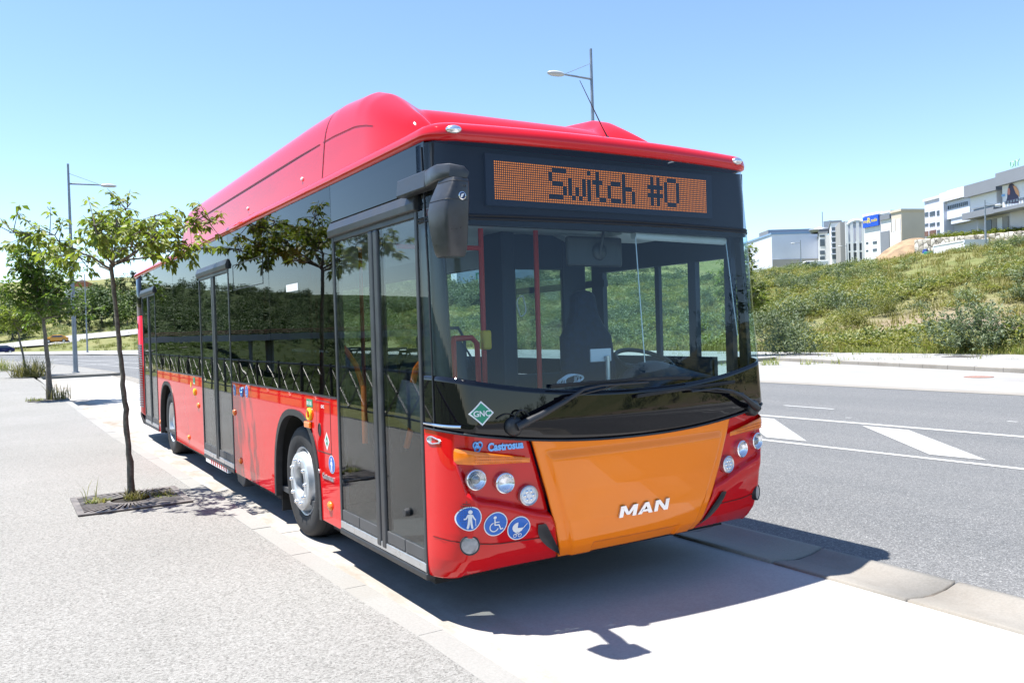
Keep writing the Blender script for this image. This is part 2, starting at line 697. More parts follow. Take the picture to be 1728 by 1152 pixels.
def mat_asphalt():
    m, t, b = new_mat('worn_asphalt')
    co = coords(t)
    cell = voro(t, co, 120.0, 'Color')
    sepc = nd(t, 'ShaderNodeSeparateColor')
    t.links.new(cell, sepc.inputs[0])
    st = ramp(t, sepc.outputs[0], [(0.0, (.078, .079, .08)), (0.55, (.128, .129, .130)), (0.93, (.180, .180, .180)), (1.0, (.29, .29, .285))])
    lane = coords(t, 'Object', (1.0, .12, 1.0))
    ln = ramp(t, noise(t, lane, 0.8, 5), [(.3, (.88, .89, .90)), (.7, (1.12, 1.11, 1.10))])
    fn_ = ramp(t, noise(t, co, 28, 5, .8), [(.3, (.80,) * 3), (.7, (1.15,) * 3)])
    c = mix(t, 1.0, mix(t, 1.0, st, ln, 'MULTIPLY'), fn_, 'MULTIPLY')
    t.links.new(c, b.inputs['Base Color'])
    b.inputs['Roughness'].default_value = 0.75
    b.inputs['Specular IOR Level'].default_value = 0.35
    bump(t, b, voro(t, co, 120.0), 0.4, 0.006)
    return m


def mat_marking():
    m, t, b = new_mat('road_paint')
    co = coords(t)
    n = noise(t, co, 14, 6, .75)
    c = ramp(t, n, [(.28, (.18, .18, .178)), (.42, (.36, .36, .355)), (.8, (.42, .42, .41))])
    t.links.new(c, b.inputs['Base Color'])
    b.inputs['Roughness'].default_value = 0.7
    return m


AGG, ASPH, MARK = mat_aggregate(), mat_asphalt(), mat_marking()
CONC = mat_concrete('bay_concrete', (.41, .40, .39), (.25, .22, .185))
_t = CONC.node_tree
_b = _t.nodes['Principled BSDF']
_src = _b.inputs['Base Color'].links[0].from_socket
_co = coords(_t)
_sp = nd(_t, 'ShaderNodeSeparateXYZ')
_t.links.new(_co, _sp.inputs[0])
_mr = nd(_t, 'ShaderNodeMapRange', i_From_Min=-0.55, i_From_Max=-1.35)
_t.links.new(_sp.outputs[0], _mr.inputs[0])
_n = ramp(_t, noise(_t, coords(_t, 'Object', (1.0, .35, 1.0)), 2.6, 7, .7), [(.36, (0, 0, 0)), (.66, (1, 1, 1))])
_m = nd(_t, 'ShaderNodeMath', operation='MULTIPLY')
_t.links.new(_mr.outputs[0], _m.inputs[0])
_t.links.new(_n, _m.inputs[1])
_c = mix(_t, _m.outputs[0], _src, (.225, .185, .14))
_sp2 = ramp(_t, noise(_t, _co, 3.1, 2, .5), [(.18, (.62, .60, .58)), (.27, (1, 1, 1))])
_t.links.new(mix(_t, 1.0, _c, _sp2, 'MULTIPLY'), _b.inputs['Base Color'])
KERBL = mat_concrete('footpath_kerb_concrete', (.285, .278, .262), (.24, .215, .185))
KERB = mat_concrete('kerb_concrete', (.27, .25, .222), (.17, .145, .115))
CONC2 = mat_concrete('far_concrete', (.30, .295, .29), (.24, .22, .20))


def strip(name, x0f, x1f, ys, z, mat, kind='structure'):
    """flat ribbon between two edge functions of y"""
    mb = MB()
    vs = []
    for y in ys:
        zz = z(y) if callable(z) else z
        vs += [(x0f(y), y, zz), (x1f(y), y, zz)]
    fs = [(2 * i, 2 * i + 1, 2 * i + 3, 2 * i + 2) for i in range(len(ys) - 1)]
    mb.add(vs, fs)
    o = mb.build(name, mat)
    o['kind'] = kind
    return o


def sh(y):
    return float(shiftx(y))


YS = [-300, -120, -60, -30, -20, -12, -8, -4, 0, 4, 8, 12, 16, 20, 24, 28, 32, 36, 38, 40, 42, 44, 48, 52, 56, 60, 66, 72, 80, 88, 96, 104, 112, 120, 130, 140, 150, 160, 170, 180]
kerbx = lambda y: lin([-300, -1, 0, 1.5, 3.5, 7, 11.3, 22, 40, 300], [-1.36, -1.345, -1.345, -1.40, -1.44, -1.50, -1.62, -1.70, -1.72, -1.72], y)
ROADL = lambda y: 1.74 + sh(y)
ROADR = lambda y: 14.55 + sh(y)
strip('road', ROADL, lambda y: ROADR(y), YS, 0.004, ASPH)
# parking bay where the bus stands: pale concrete, up to the build-out
YB = [-300, -60, -20, -8, -4, 0, 4, 8, 12, 16, 20, 24, 28, 32, 36, 39.6]
strip('parking_bay', lambda y: kerbx(y) + .01, lambda y: 1.2, YB, 0.006, CONC)
# footpath with kerb
YF = [-300, -60, -30, -14, -8, -4, -2, 0, 1.5, 3.5, 7, 11.3, 16, 22, 30, 39.6, 46, 60, 80, 100, 130, 160]
FPZ = 0.10
strip('footpath', lambda y: -4.78 + min(0, sh(y)), lambda y: kerbx(y) - .16 + min(0, sh(y)), YF, FPZ, AGG)


def kerb_run(name, xf, w, ys, ztop, zbot, face, mat, piece=1.0, gap=0.012):
    """kerb stones one after another; face = +1 when the drop is towards +x"""
    mb = MB()
    y0, y1 = ys
    n = int((y1 - y0) / piece)
    for k in range(n):
        a, c = y0 + k * piece + gap / 2, y0 + (k + 1) * piece - gap / 2
        xa, xc = xf(a), xf(c)
        dz = (rnd.random() - .5) * .005
        r = 0.018
        prof = [(-w, ztop), (-r, ztop), (0, ztop - r), (.012, zbot), (-w, zbot)]
        vs = []
        for (yy, xx) in ((a, xa), (c, xc)):
            vs += [(xx + face * q[0], yy, q[1] + (dz if q[1] > zbot else 0)) for q in prof]
        m = len(prof)
        fs = [tuple(range(m)), tuple(range(m, 2 * m))[::-1]] + [(i, (i + 1) % m, m + (i + 1) % m, m + i) for i in range(m)]
        mb.add(vs, fs)
    o = mb.build(name, mat)
    o['kind'] = 'structure'
    return o


kerb_run('kerb', kerbx, .17, (-24, 39.4), FPZ + .002, -.05, +1, KERBL, gap=.006)
# shallow gutter of dished concrete pieces between bay and road
mbg = MB()
for k in range(-24, 40):
    a, c = k * 1.0 + .014, k * 1.0 + .986
    xs_ = [1.2, 1.235, 1.33, 1.46, 1.60, 1.70, 1.745]
    zs_ = [.008, .010, -.004, -.018, -.008, .012, .016]
    vs = []
    dz = (rnd.random() - .5) * .012
    for yy in (a, c):
        vs += [(x, yy, z + .012 + dz) for x, z in zip(xs_, zs_)]
    m_ = len(xs_)
    mbg.add(vs, [(i, i + 1, m_ + i + 1, m_ + i) for i in range(m_ - 1)])
gut = mbg.build('gutter', KERB, smooth=40, solid=.06)
structure(gut)
strip('gutter_bed', lambda y: 1.19, lambda y: 1.75, [-24, 0, 20, 40], -.012, plain('gutter_dirt', (.10, .085, .07), .9, var=.4, scale=8))
# build-out after the bay
strip('buildout_paving', lambda y: kerbx(y) - .16 + sh(y), lambda y: 1.55 + sh(y), [40.0, 42, 44, 48, 52, 56, 60, 66, 72, 80, 88, 96, 104, 112, 120, 130, 140, 150, 160], FPZ + .03, AGG)
mbk = MB()
mbk.box2((-1.75, 39.75, -.05), (1.1, 40.0, FPZ + .034))
mbk.prism([(1.1, 39.75), (1.55, 40.0), (1.72, 40.35), (1.55, 40.35), (1.1, 40.0)], -.05, FPZ + .034, lambda a, b, h: (a, b, h))
bk = mbk.build('buildout_kerb', KERB)
structure(bk)
kerb_run('road_kerb', lambda y: 1.72 + sh(y), .17, (40.35, 150), FPZ + .034, -.05, +1, KERB, 2.0)

# far side: gutter line, angled bay, kerb, footpath
farkerb = lambda y: lin([-300, -30, 8.35, 20.2, 20.3, 300], [12.6, 16.5, 21.2, 24.6, 24.6, 24.6], y)
YR = [-300, -120, -60, -30, -10, -5, 0, 4, 8.35, 12, 16, 20.2]
strip('far_gutter', lambda y: 14.55, lambda y: 15.15, YR, 0.010, KERB)
strip('far_bay', lambda y: 15.15, lambda y: max(farkerb(y), 15.2), YR, 0.008, CONC2)
FZ = .14
strip('far_footpath', lambda y: farkerb(y) + .16, lambda y: 29.75, YR, FZ, CONC2)
kerb_run('far_kerb', farkerb, .17, (-30, 20.2), FZ + .002, -.05, -1, KERB)
YR2 = [20.3, 24, 28, 32, 36, 40, 44, 50, 56, 62, 70, 80, 90, 100, 110, 120, 130, 140, 150, 160, 170, 180]
strip('far_buildout', lambda y: 14.7 + sh(y), lambda y: 29.75 + sh(y), YR2, FZ + .002, CONC2)
kerb_run('far_road_kerb', lambda y: 14.7 + sh(y), .17, (20.3, 176), FZ + .006, -.05, -1, KERB, 2.0)
mbk = MB()
mbk.box2((15.2, 20.2, -.05), (24.6, 20.32, FZ + .004))
structure(mbk.build('far_buildout_kerb', KERB))

# markings
lineA = lambda y: 6.14 - .062 * y if y < 30 else 6.14 - 1.86 + sh(y)
lineB = lambda y: 8.70 - .066 * y if y < 30 else 8.70 - 1.98 + sh(y)
YM = [-60, -30, -12, -6, -3, 0, 3, 6, 9, 12, 16, 20, 25, 30, 35, 40, 50, 60, 70, 80, 90, 100, 110, 120, 130, 140, 150]
strip('line_marking', lambda y: lineA(y) - .055, lambda y: lineA(y) + .055, YM, .009, MARK)
strip('line_marking', lambda y: lineB(y) - .075, lambda y: lineB(y) + .075, YM, .009, MARK)
mbz = MB()
for k in range(-6, 12):
    dy = k * 2.385
    dx = -.075 * dy
    q = [(8.17 + dx, 4.24 + dy), (8.17 + dx, 3.45 + dy), (6.37 + dx, 1.32 + dy), (6.30 + dx, 1.98 + dy)]
    mbz.add([(x, y, .0095) for x, y in q], [(0, 1, 2, 3)])
structure(mbz.build('hatch_marking', MARK))
mbd = MB()
for y0, y1, x, w in ((6.1, 7.25, 9.95, .05), (-1.2, .2, 10.3, .05), (14.2, 15.4, 9.5, .05), (22, 23.4, 9.1, .05), (2.9, 3.05, 10.15, .04), (5.0, 5.1, 8.95, .03)):
    mbd.add([(x - w, y0, .009), (x + w, y0, .009), (x + w - .02, y1, .009), (x - w - .02, y1, .009)], [(0, 1, 2, 3)])
# markings by the junction far up the road
for (xa, ya, xb, yb, w) in ((1.5, 62, 4.8, 62.8, .5), (2.4, 76, 7.5, 74, .5), (-1.5, 88, 1.0, 84, .9), (4.0, 50, 6.5, 50.6, .35), (3.5, 98, 9.0, 96, .6)):
    d = Vector((xb - xa, yb - ya, 0)).normalized()
    n_ = Vector((-d.y, d.x, 0)) * w
    mbd.add([(xa, ya, .0095), (xb, yb, .0095), (xb + n_.x, yb + n_.y, .0095), (xa + n_.x, ya + n_.y, .0095)], [(0, 1, 2, 3)])
structure(mbd.build('dash_marking', MARK))

# concrete joints across the bay: fine dark lines
mbj = MB()
for y in (-4.9, -.9 + 4, 7.1, 11.1, 15.1, 19.1, 24, 29, 34):
    mbj.add([(-1.33, y, .0085), (1.19, y, .0085), (1.19, y + .012, .0085), (-1.33, y + .012, .0085)], [(0, 1, 2, 3)])
structure(mbj.build('bay_joint', plain('joint_filler', (.20, .19, .18), .9)))
# hillside road on the left and the one up on the right bank
def hill_road(name, pts, width, mat, lift=.12):
    mb = MB()
    vs = []
    P = [np.array(p) for p in pts]
    for i, p in enumerate(P):
        d = P[min(i + 1, len(P) - 1)] - P[max(i - 1, 0)]
        n = np.array([-d[1], d[0], 0])
        n = n / np.linalg.norm(n)
        for s_ in (-1, 1):
            q = p + n * s_ * width / 2
            vs.append((q[0], q[1], p[2] + lift + s_ * width * .11))
    mb.add(vs, [(2 * i, 2 * i + 1, 2 * i + 3, 2 * i + 2) for i in range(len(P) - 1)])
    o = mb.build(name, mat, solid=.06)
    return structure(o)


HR = []
for px, py in ((-40, 594), (0, 590), (30, 586), (60, 583), (95, 580), (130, 575), (170, 570), (225, 565), (270, 559), (330, 552)):
    pnt, dd = ground_hit(px, py, 150, 420)
    HR.append(pnt)
hill_road('hill_road', HR, 6.0, CONC2, .55)
print('hill road', [tuple(round(float(c), 1) for c in p) for p in HR])


# ================================================================== the bus
BUS = empty('city_bus', (0, 6.0, 0), 'red city bus with orange front hatch and dark windows, parked in the concrete bay', 'bus')
SX = -1.25
fS = lambda a, b, h: (h, a, b)                 # side profile: (y,z) extruded along x


def arch_pts(yc, z0=.265, w=.60, ztop=1.04, n=18):
    pts = []
    for k in range(n + 1):
        t = math.pi * k / n
        c, s_ = math.cos(t), math.sin(t)
        pts.append((yc - w * math.copysign(abs(c) ** .8, c), z0 + (ztop - z0) * s_ ** .72))
    return pts


YCF, YCR = 2.885, 9.06
WB = 1.235                                     # waist line

for (poly, nm) in (
    ([(1.835, .265)] + arch_pts(YCF) + [(5.03, .265), (5.03, WB - .012), (1.835, WB - .012)], 'side_panel'),
    ([(6.55, .265)] + arch_pts(YCR) + [(9.875, .265), (9.875, WB - .012), (6.55, WB - .012)], 'side_panel'),
):
    MB().prism(poly, SX, SX + .035, fS).build(nm, RED, BUS, bevel=.006)
# offside panel in one run with two arches
MB().prism([(.40, .265)] + arch_pts(YCF) + arch_pts(YCR) + [(11.6, .265), (11.85, .33), (11.85, WB - .012), (.40, WB - .012)], -SX - .035, -SX, fS).build('side_panel', RED, BUS, bevel=.006)

# rear quarter: tail panel with louvres, rounded corner
mb = MB()
tailx = []
for k in range(9):
    t = k / 8 * math.pi / 2
    tailx.append((SX + .16 * (1 - math.cos(t)), 11.80 + .34 * math.sin(t)))
ring = [(SX, 11.23)] + tailx + [(-x, y) for x, y in tailx[::-1]] + [(-SX, 11.6)]
vs = []
for z in (.36, .44, 1.2, 2.10):
    for x, y in ring:
        sc = 1 - .05 * max(0, .44 - z) / .08
        vs.append((x * sc, y, z))
n = len(ring)
mb.add(vs, [(j * n + i, j * n + i + 1, (j + 1) * n + i + 1, (j + 1) * n + i) for j in range(3) for i in range(n - 1)])
tail = mb.build('tail_panel', RED, BUS, smooth=50, solid=.03, offset=1)
mb = MB()
vs = [(x, y, z) for z in (2.11, 2.775) for x, y in ring]
mb.add(vs, [(i, i + 1, n + i + 1, n + i) for i in range(n - 1)])
mb.build('tail_glass', BLACKGLOSS, BUS, smooth=50, solid=.03, offset=1)
mb = MB()
for k in range(26):
    z = .55 + k * .042
    mb.box((SX - .004, 11.62, z), (.012, .46, .018), ry=R(25))
mb.build('louvre_grille', GREYPL, tail)
MB().box((SX - .006, 11.75, 1.93), (.012, .05, .09)).build('filler_latch', BLACKPL, tail, bevel=.004)
MB().prism([(11.23, .28), (11.7, .30), (12.02, .42), (12.02, .36), (11.7, .24), (11.23, .24)], SX + .02, -SX - .02, fS).build('rear_skirt', UNDER, BUS)

# underbody, floor, end walls
MB().box2((-1.18, .45, .20), (1.18, 2.2, .30)).box2((-.80, 2.2, .2), (.80, 3.6, .32)).box2((-1.18, 3.55, .20), (1.18, 8.35, .30)).box2((-.8, 8.35, .22), (.8, 9.75, .34)).box2((-1.18, 9.75, .24), (1.18, 11.7, .34)).build('underbody', UNDER, BUS)
MB().box2((-1.2, .42, .302), (1.2, 11.7, .345)).build('cabin_floor', CABFLOOR, BUS)
MB().box2((-1.19, 11.55, .35), (1.19, 11.62, 2.7)).build('rear_bulkhead', CABIN, BUS)
for yc in (YCF, YCR):
    for sx in (-1, 1):
        mb = MB()
        pts = arch_pts(yc, .27, .615, 1.055, 16)
        vs = []
        for xx in (sx * 1.215, sx * .78):
            vs += [(xx, y, z) for y, z in pts]
        m = len(pts)
        mb.add(vs, [(i, i + 1, m + i + 1, m + i) for i in range(m - 1)] + [tuple(range(m, 2 * m))])
        mb.build('wheel_housing', UNDER, BUS, smooth=40)
        # rubber lip round the arch
        outer = arch_pts(yc, .262, .635, 1.078, 22)
        inner = arch_pts(yc, .262, .588, 1.026, 22)
        m = len(outer)
        vs = [(sx * 1.259, y, z) for y, z in outer] + [(sx * 1.259, y, z) for y, z in inner] + [(sx * 1.236, y, z) for y, z in outer] + [(sx * 1.20, y, z) for y, z in inner]
        fs = []
        for i in range(m - 1):
            fs += [(i, i + 1, m + i + 1, m + i), (i, 2 * m + i, 2 * m + i + 1, i + 1), (m + i, m + i + 1, 3 * m + i + 1, 3 * m + i)]
        MB().add(vs, fs).build('arch_lip', BLACKPL, BUS, smooth=50)


# ------------------------------------------------------------------ side glazing
def pane(y0, y1, z0, z1, mat, sx=-1, name='side_window', th=.008):
    return MB().box2((sx * 1.25, y0, z0), (sx * (1.25 - th), y1, z1)).build(name, mat, BUS, bevel=.0015, seg=1)


for y0, y1 in ((1.85, 3.512), (3.520, 5.03), (6.55, 8.286), (8.294, 9.875)):
    pane(y0, y1, WB, 2.772, GLASS_DARK)
for y0, y1 in ((.285, 1.846), (5.034, 6.546), (9.879, 11.222)):
    pane(y0, y1, 2.505, 2.772, BLACKGLOSS, name='header_glass')
# dark liner hidden behind the glass: cant rail, pillars, waist rail
mb = MB()
mb.box2((-1.238, .30, 2.42), (-1.16, 11.5, 2.76))
for y in (1.90, 3.516, 5.0, 6.6, 8.29, 9.83):
    mb.box2((-1.236, y - .06, WB - .02), (-1.18, y + .06, 2.42))
mb.box2((-1.236, 1.9, WB - .03), (-1.19, 5.0, WB + .04)).box2((-1.236, 6.6, WB - .03), (-1.19, 9.85, WB + .04))
mb.build('window_liner', BLACKPL, BUS)
for y0, y1 in ((1.9, 2.2), (3.56, 5.0), (6.6, 8.4)):
    MB().box2((-1.20, y0, .34), (-1.16, y1, WB)).build('side_lining', CABIN, BUS)
mb = MB()
for a_2, b_2 in (((1.16, 1.85, .34), (1.2, 2.2, WB)), ((1.16, 3.56, .34), (1.2, 8.4, WB)), ((1.16, 9.7, .34), (1.2, 11.5, WB)), ((1.16, .5, .34), (1.2, 1.85, 1.42))):
    MB().box2(a_2, b_2).build('side_lining', CABIN, BUS)
# waist moulding strips
for y0, y1 in ((1.84, 5.03), (6.55, 9.875)):
    MB().box2((SX - .004, y0, WB - .012), (SX + .02, y1, WB - .001)).build('waist_moulding', BLACKPL, BUS)
# hopper window outline
mb = MB()
for (a, b) in (((3.70, 2.175), (4.83, 2.183)), ((3.70, 2.425), (4.83, 2.433)), ((3.70, 2.183), (3.706, 2.425)), ((4.824, 2.183), (4.83, 2.425))):
    mb.box2((SX - .003, a[0], a[1]), (SX + .001, b[0], b[1]))
mb.build('hopper_frame', BLACKPL, BUS)
MB().box2((SX - .0015, 2.675, 2.06), (SX + .001, 2.99, 2.118)).build('window_label', WHITEV, BUS)
# destination sign inside the side glass
sd = MB().box2((-1.20, 2.54, 2.25), (-1.17, 3.62, 2.56)).build('side_display', LEDOFF, BUS)
mb = MB()
for r_ in range(12):
    for c in range(60):
        if (r_ * 7 + c * 13 + (c // 6) * (r_ // 3)) % 9 == 0 and r_ < 8:
            continue
        y, z = 2.60 + c * .0163, 2.28 + r_ * .0215
        mb.add([(-1.2015, y, z), (-1.2015, y + .009, z), (-1.2015, y + .009, z + .010), (-1.2015, y, z + .010)], [(0, 1, 2, 3)])
tag(mb.build('led_matrix', LEDSIDE, sd), kind='stuff')

# offside: clear windows with pillars
OFF = ((.36, 1.82), (1.95, 3.40), (3.52, 5.20), (5.32, 7.00), (7.12, 8.80), (8.92, 11.2))
for i, (y0, y1) in enumerate(OFF):
    pane(y0, y1, WB if i else 1.235, 2.44, GLASS_SIDE, +1)
mb = MB()
edges = [(.30, .37), (.665, .745), (1.80, 1.96), (3.36, 3.56), (5.16, 5.36), (6.96, 7.16), (8.76, 8.96), (11.1, 11.7)]
for y0, y1 in edges:
    mb.box2((1.19, y0, WB - .02), (1.236, y1, 2.42))
mb.box2((1.18, .30, 2.16), (1.236, 1.85, 2.76)).box2((1.16, 1.85, 2.36), (1.236, 11.5, 2.76)).box2((1.18, .5, 1.235), (1.236, 1.85, 1.44))
mb.box2((1.195, 1.08, 1.44), (1.225, 1.13, 2.16)).box2((1.19, 1.78, 2.04), (1.23, 3.4, 2.10)).box2((1.19, 1.75, WB), (1.236, 11.2, WB + .16))
mb.build('window_pillars', CABIN, BUS)
pane(.30, 11.8, 2.445, 2.755, BLACKGLOSS, +1, 'header_glass')

# ceiling and cant coving inside
mb = MB()
mb.box2((-1.16, 1.25, 2.50), (1.16, 11.5, 2.54)).box2((-1.16, .40, 2.42), (1.16, 1.25, 2.50))
mb.prism([(-1.16, 2.28), (-.82, 2.50), (-1.16, 2.50)], 1.9, 11.4, lambda a, b, h: (a, h, b))
mb.prism([(1.16, 2.36), (1.16, 2.50), (.82, 2.50)], 1.9, 11.4, lambda a, b, h: (a, h, b))
mb.build('cabin_ceiling', CEIL, BUS, bevel=.01)


# ------------------------------------------------------------------ doors
def door(y0, y1, m0, m1, zb, zt):
    d = MB()
    d.box2((SX - .006, y0, zb), (SX + .04, y0 + .034, zt)).box2((SX - .006, y1 - .034, zb), (SX + .04, y1, zt)).box2((SX - .004, y0 + .034, zt - .05), (SX + .04, y1 - .034, zt))
    root = d.build('door', FRAME, BUS, bevel=.006)
    mid = (m0 + m1) / 2
    for a, b in ((m0, mid - .006), (mid + .006, m1)):
        MB().box2((SX - .012, a, zb + .03), (SX + .03, b, zt - .05)).build('leaf_edge', FRAME, root, bevel=.012)
    for a, b in ((y0 + .036, m0 - .002), (m1 + .002, y1 - .036)):
        MB().box2((SX + .002, a, zb + .15), (SX + .012, b, zt - .055)).build('door_glass', GLASS_DOOR, root, bevel=.001, seg=1)
        half = (a + b) / 2
        for p, q in ((a, half - .004), (half + .004, b)):
            MB().box2((SX - .002, p, zb + .072), (SX + .02, q, zb + .148)).build('kick_plate', GREYPL, root, bevel=.004)
        MB().box2((SX + .022, a, zb + .155), (SX + .03, a + .03, zt - .06)).box2((SX + .022, b - .03, zb + .155), (SX + .03, b, zt - .06)).build('leaf_frame', BLACKPL, root)
    MB().box2((SX - .008, y0 + .01, zb + .015), (SX + .05, y1 - .01, zb + .068)).build('door_sill', ALU, root, bevel=.004)
    MB().box2((SX - .012, y0 - .005, zb - .03), (SX + .05, y1 + .005, zb + .012)).build('sill_rubber', BLACKPL, root, bevel=.01)
    MB().prism([(SX + .02, zt - .02), (SX - .030, zt - .012), (SX - .034, zt + .03), (SX - .012, zt + .088), (SX + .02, zt + .088)], y0 - .02, y1 + .02, lambda a, b, h: (a, h, b)).build('door_header', FRAME, root, bevel=.006)
    return root


d1 = door(.40, 1.832, .985, 1.140, .275, 2.405)
d2 = door(5.035, 6.545, 5.72, 5.86, .285, 2.43)
d3 = door(9.88, 11.222, 10.48, 10.60, .29, 2.43)
MB().lathe([(0.0, .02), (.022, .02), (.026, .0), (.026, -.01)], 20, lambda a, b, h: (SX - h - .004, .66 + a, .60 + b)).build('door_lock', BLACKPL, d1, smooth=40)
mb = MB()
mb.box2((SX - .01, 5.33, .215), (SX + .03, 6.44, .285))
rampo = mb.build('ramp_edge', WHITEV, d2, bevel=.004)
mb = MB()
for k in range(8):
    y = 5.36 + k * .105
    mb.add([(SX - .0125, y, .228), (SX - .0125, y + .045, .228), (SX - .0125, y + .075, .275), (SX - .0125, y + .03, .275)], [(0, 1, 2, 3)])
mb.build('warning_stripe', RED, rampo)
MB().prism([(4.74, .262), (5.14, .262), (5.10, .16), (4.86, .13), (4.78, .2)], SX + .04, SX + .16, fS).build('jack_bracket', GREYPL, BUS, bevel=.01)


# ------------------------------------------------------------------ front: one curved skin cut into panels
ZK = [.25, .33, .40, .56, .75, .95, 1.15, 1.40, 1.80, 2.30, 2.75]
YK = [.115, .045, .005, -.035, -.06, -.075, -.085, -.065, -.03, .015, .06]


def plan(u, z):
    """u: -2..2 wraps from the door side round the nose to the offside; |u|>2 runs back along the flank"""
    yc = lin(ZK, YK, z)
    rx = lin([.25, .6, 1.2, 2.0, 2.8], [.13, .14, .15, .17, .18], z)
    ry = lin([.25, .6, 1.2, 2.0, 2.8], [.30, .28, .25, .20, .17], z)
    W = 1.25
    a = abs(u)
    s_ = 1 if u >= 0 else -1
    xe = W - rx
    bow = .085
    if a <= 1:
        x = a * xe
        y = yc + bow * (x / 1.1) ** 2
        nx, ny = -2 * bow * x / 1.21, -1.0
        nx = -nx
    elif a <= 2:
        t = (a - 1) * math.pi / 2
        x = xe + rx * math.sin(t)
        y = yc + bow * (xe / 1.1) ** 2 + ry * (1 - math.cos(t))
        nx, ny = math.sin(t) / rx, -math.cos(t) / ry
    else:
        x = W
        y = yc + bow * (xe / 1.1) ** 2 + ry
        y = y + (a - 2) * (.398 - y) if y < .398 else y
        nx, ny = 1.0, 0.0
    k = math.hypot(nx, ny)
    return Vector((s_ * x, y, z)), Vector((s_ * nx / k, ny / k, 0))


def fp(u, z, off=0.0):
    p, n_ = plan(u, z)
    return p + n_ * off


def u_of_x(x, z):
    rx = lin([.25, .6, 1.2, 2.0, 2.8], [.13, .14, .15, .17, .18], z)
    xe = 1.25 - rx
    a = abs(x)
    s_ = 1 if x >= 0 else -1
    if a <= xe:
        return s_ * a / xe
    return s_ * (1 + math.asin(min(1, (a - xe) / rx)) / (math.pi / 2))


def fx(x, z, off=0.0):
    return fp(u_of_x(x, z), z, off)


def zb_low(x):                                  # lower edge of the black apron
    return 1.022 + .115 * (abs(x) / 1.25) ** 2.2


def z_dash(x):
    return 1.31 + .10 * (abs(x) / 1.1) ** 2.2


def z_bot(x):
    return .338 - .062 * (abs(x) / 1.25) ** 3


XB = [(-2.999 + 5.998 * k / 80) for k in range(81)]


def xs_u(u, z=1.1):
    return fp(u, z).x


def band(name, mat, zlo, zhi, u0, u1, nu, nv, off=0.0, parent=BUS, solid=.012, smooth=60):
    def fn(a, b):
        u = u0 + (u1 - u0) * a
        x = xs_u(u)
        z = zlo(x) + (zhi(x) - zlo(x)) * b
        return fp(u, z, off)
    return MB().grid(fn, nu, nv).build(name, mat, parent, smooth=smooth, solid=solid)


c_ = lambda v: (lambda x: v)
ZW = 2.325
header = band('header_panel', GLASS_HEAD, c_(ZW), c_(2.760), -2.9, 2.9, 90, 10, solid=0)
MB().box2((-1.235, .215, 2.33), (1.235, .26, 2.75)).box2((-1.24, .20, 2.30), (1.24, .26, 2.335)).build('display_housing', DARKBOX, BUS)
mb = MB()
for zz in (ZW - .006, ZW + .012):
    mb.tube([fp(u / 20, zz, -.004) for u in range(-58, 59, 2)], .010, 6)
mb.build('header_edge', DARKBOX, BUS, smooth=60)
apron = band('front_apron', BLACKGLOSS, lambda x: zb_low(x) + .004, z_dash, -2.9, 2.9, 90, 10)
ws = band('windscreen', GLASS_FRONT, lambda x: z_dash(x) + .001, c_(ZW - .001), -2.9, 2.9, 90, 24, solid=0)
# ceramic edge of the glass and the pillars behind it
mb = MB()
for u0, u1 in ((-2.95, -1.62), (1.72, 2.0)):
    def fn(a, b):
        u = u0 + (u1 - u0) * a
        return fp(u, 1.30 + (ZW - 1.30) * b, -.012)
    MB().grid(fn, 10, 12).build('screen_pillar', BLACKPL, BUS, smooth=60, solid=.03)
mb = MB()
for u in (-2.0,):
    mb.tube([fp(u, z, .002) for z in (1.14, 1.5, 2.0, 2.4, 2.74)], .006, 6)
mb.build('corner_seal', BLACKPL, BUS, smooth=60)
MB().tube([fp(u / 20, zb_low(xs_u(u / 20)) + .0, .002) for u in range(-58, 59, 2)], .007, 6).build('apron_seal', BLACKPL, BUS, smooth=60)
mb = MB()
mb.tube([fp(u / 20, 1.165 + .0, .004) for u in range(-58, -26, 2)], [.008] * 16, 6)
mb.build('apron_highlight', CHROME, BUS, smooth=60)  # chrome bar added to stand for a thin highlight along the apron


# lower red corners with a sunk lamp field
def zc_lamp(ax):
    return lin([.55, .62, .75, .90, 1.0, 1.10, 1.17, 1.21], [.600, .612, .645, .70, .73, .752, .80, .97], ax)


def hatch_x(z):
    return lin([.30, .338, 1.03, 1.06], [.535, .548, .785, .79], z)


def corner_y(u, z):
    p, n_ = plan(u, z)
    ax = abs(p.x)
    d = 0.0
    if z > .55:
        inside = sstep(-.018, .018, z - zc_lamp(ax)) * (1 - sstep(1.185, 1.225, ax)) * (1 - sstep(.905, .955, z) * 0)
        d -= .038 * float(inside)
    # lower lip folds under
    d -= .05 * (max(0.0, .50 - z) / .22) ** 2 * (1 - sstep(1.1, 1.25, ax) * .9)
    # soft swell under the lamp field
    d += .012 * math.exp(-((z - (zc_lamp(ax) - .07)) / .05) ** 2) * (1 - float(sstep(1.1, 1.2, ax)))
    return p + n_ * d


CORN = {}
for s_ in (-1, 1):
    def fn(a, b):
        zt_ = 1.03
        b2 = b
        u_out = 2.97
        zr_ = .338 + (zt_ - .338) * b2
        ui = u_of_x(hatch_x(zr_) + .004, 1.0)
        u = ui + (u_out - ui) * a
        x = xs_u(u)
        z = z_bot(x) + (zb_low(x) - z_bot(x)) * b2
        return corner_y(s_ * u, z)
    CORN[s_] = MB().grid(fn, 110, 110).build('front_bumper', RED, BUS, smooth=70, solid=.02, offset=-1 if s_ > 0 else 1)


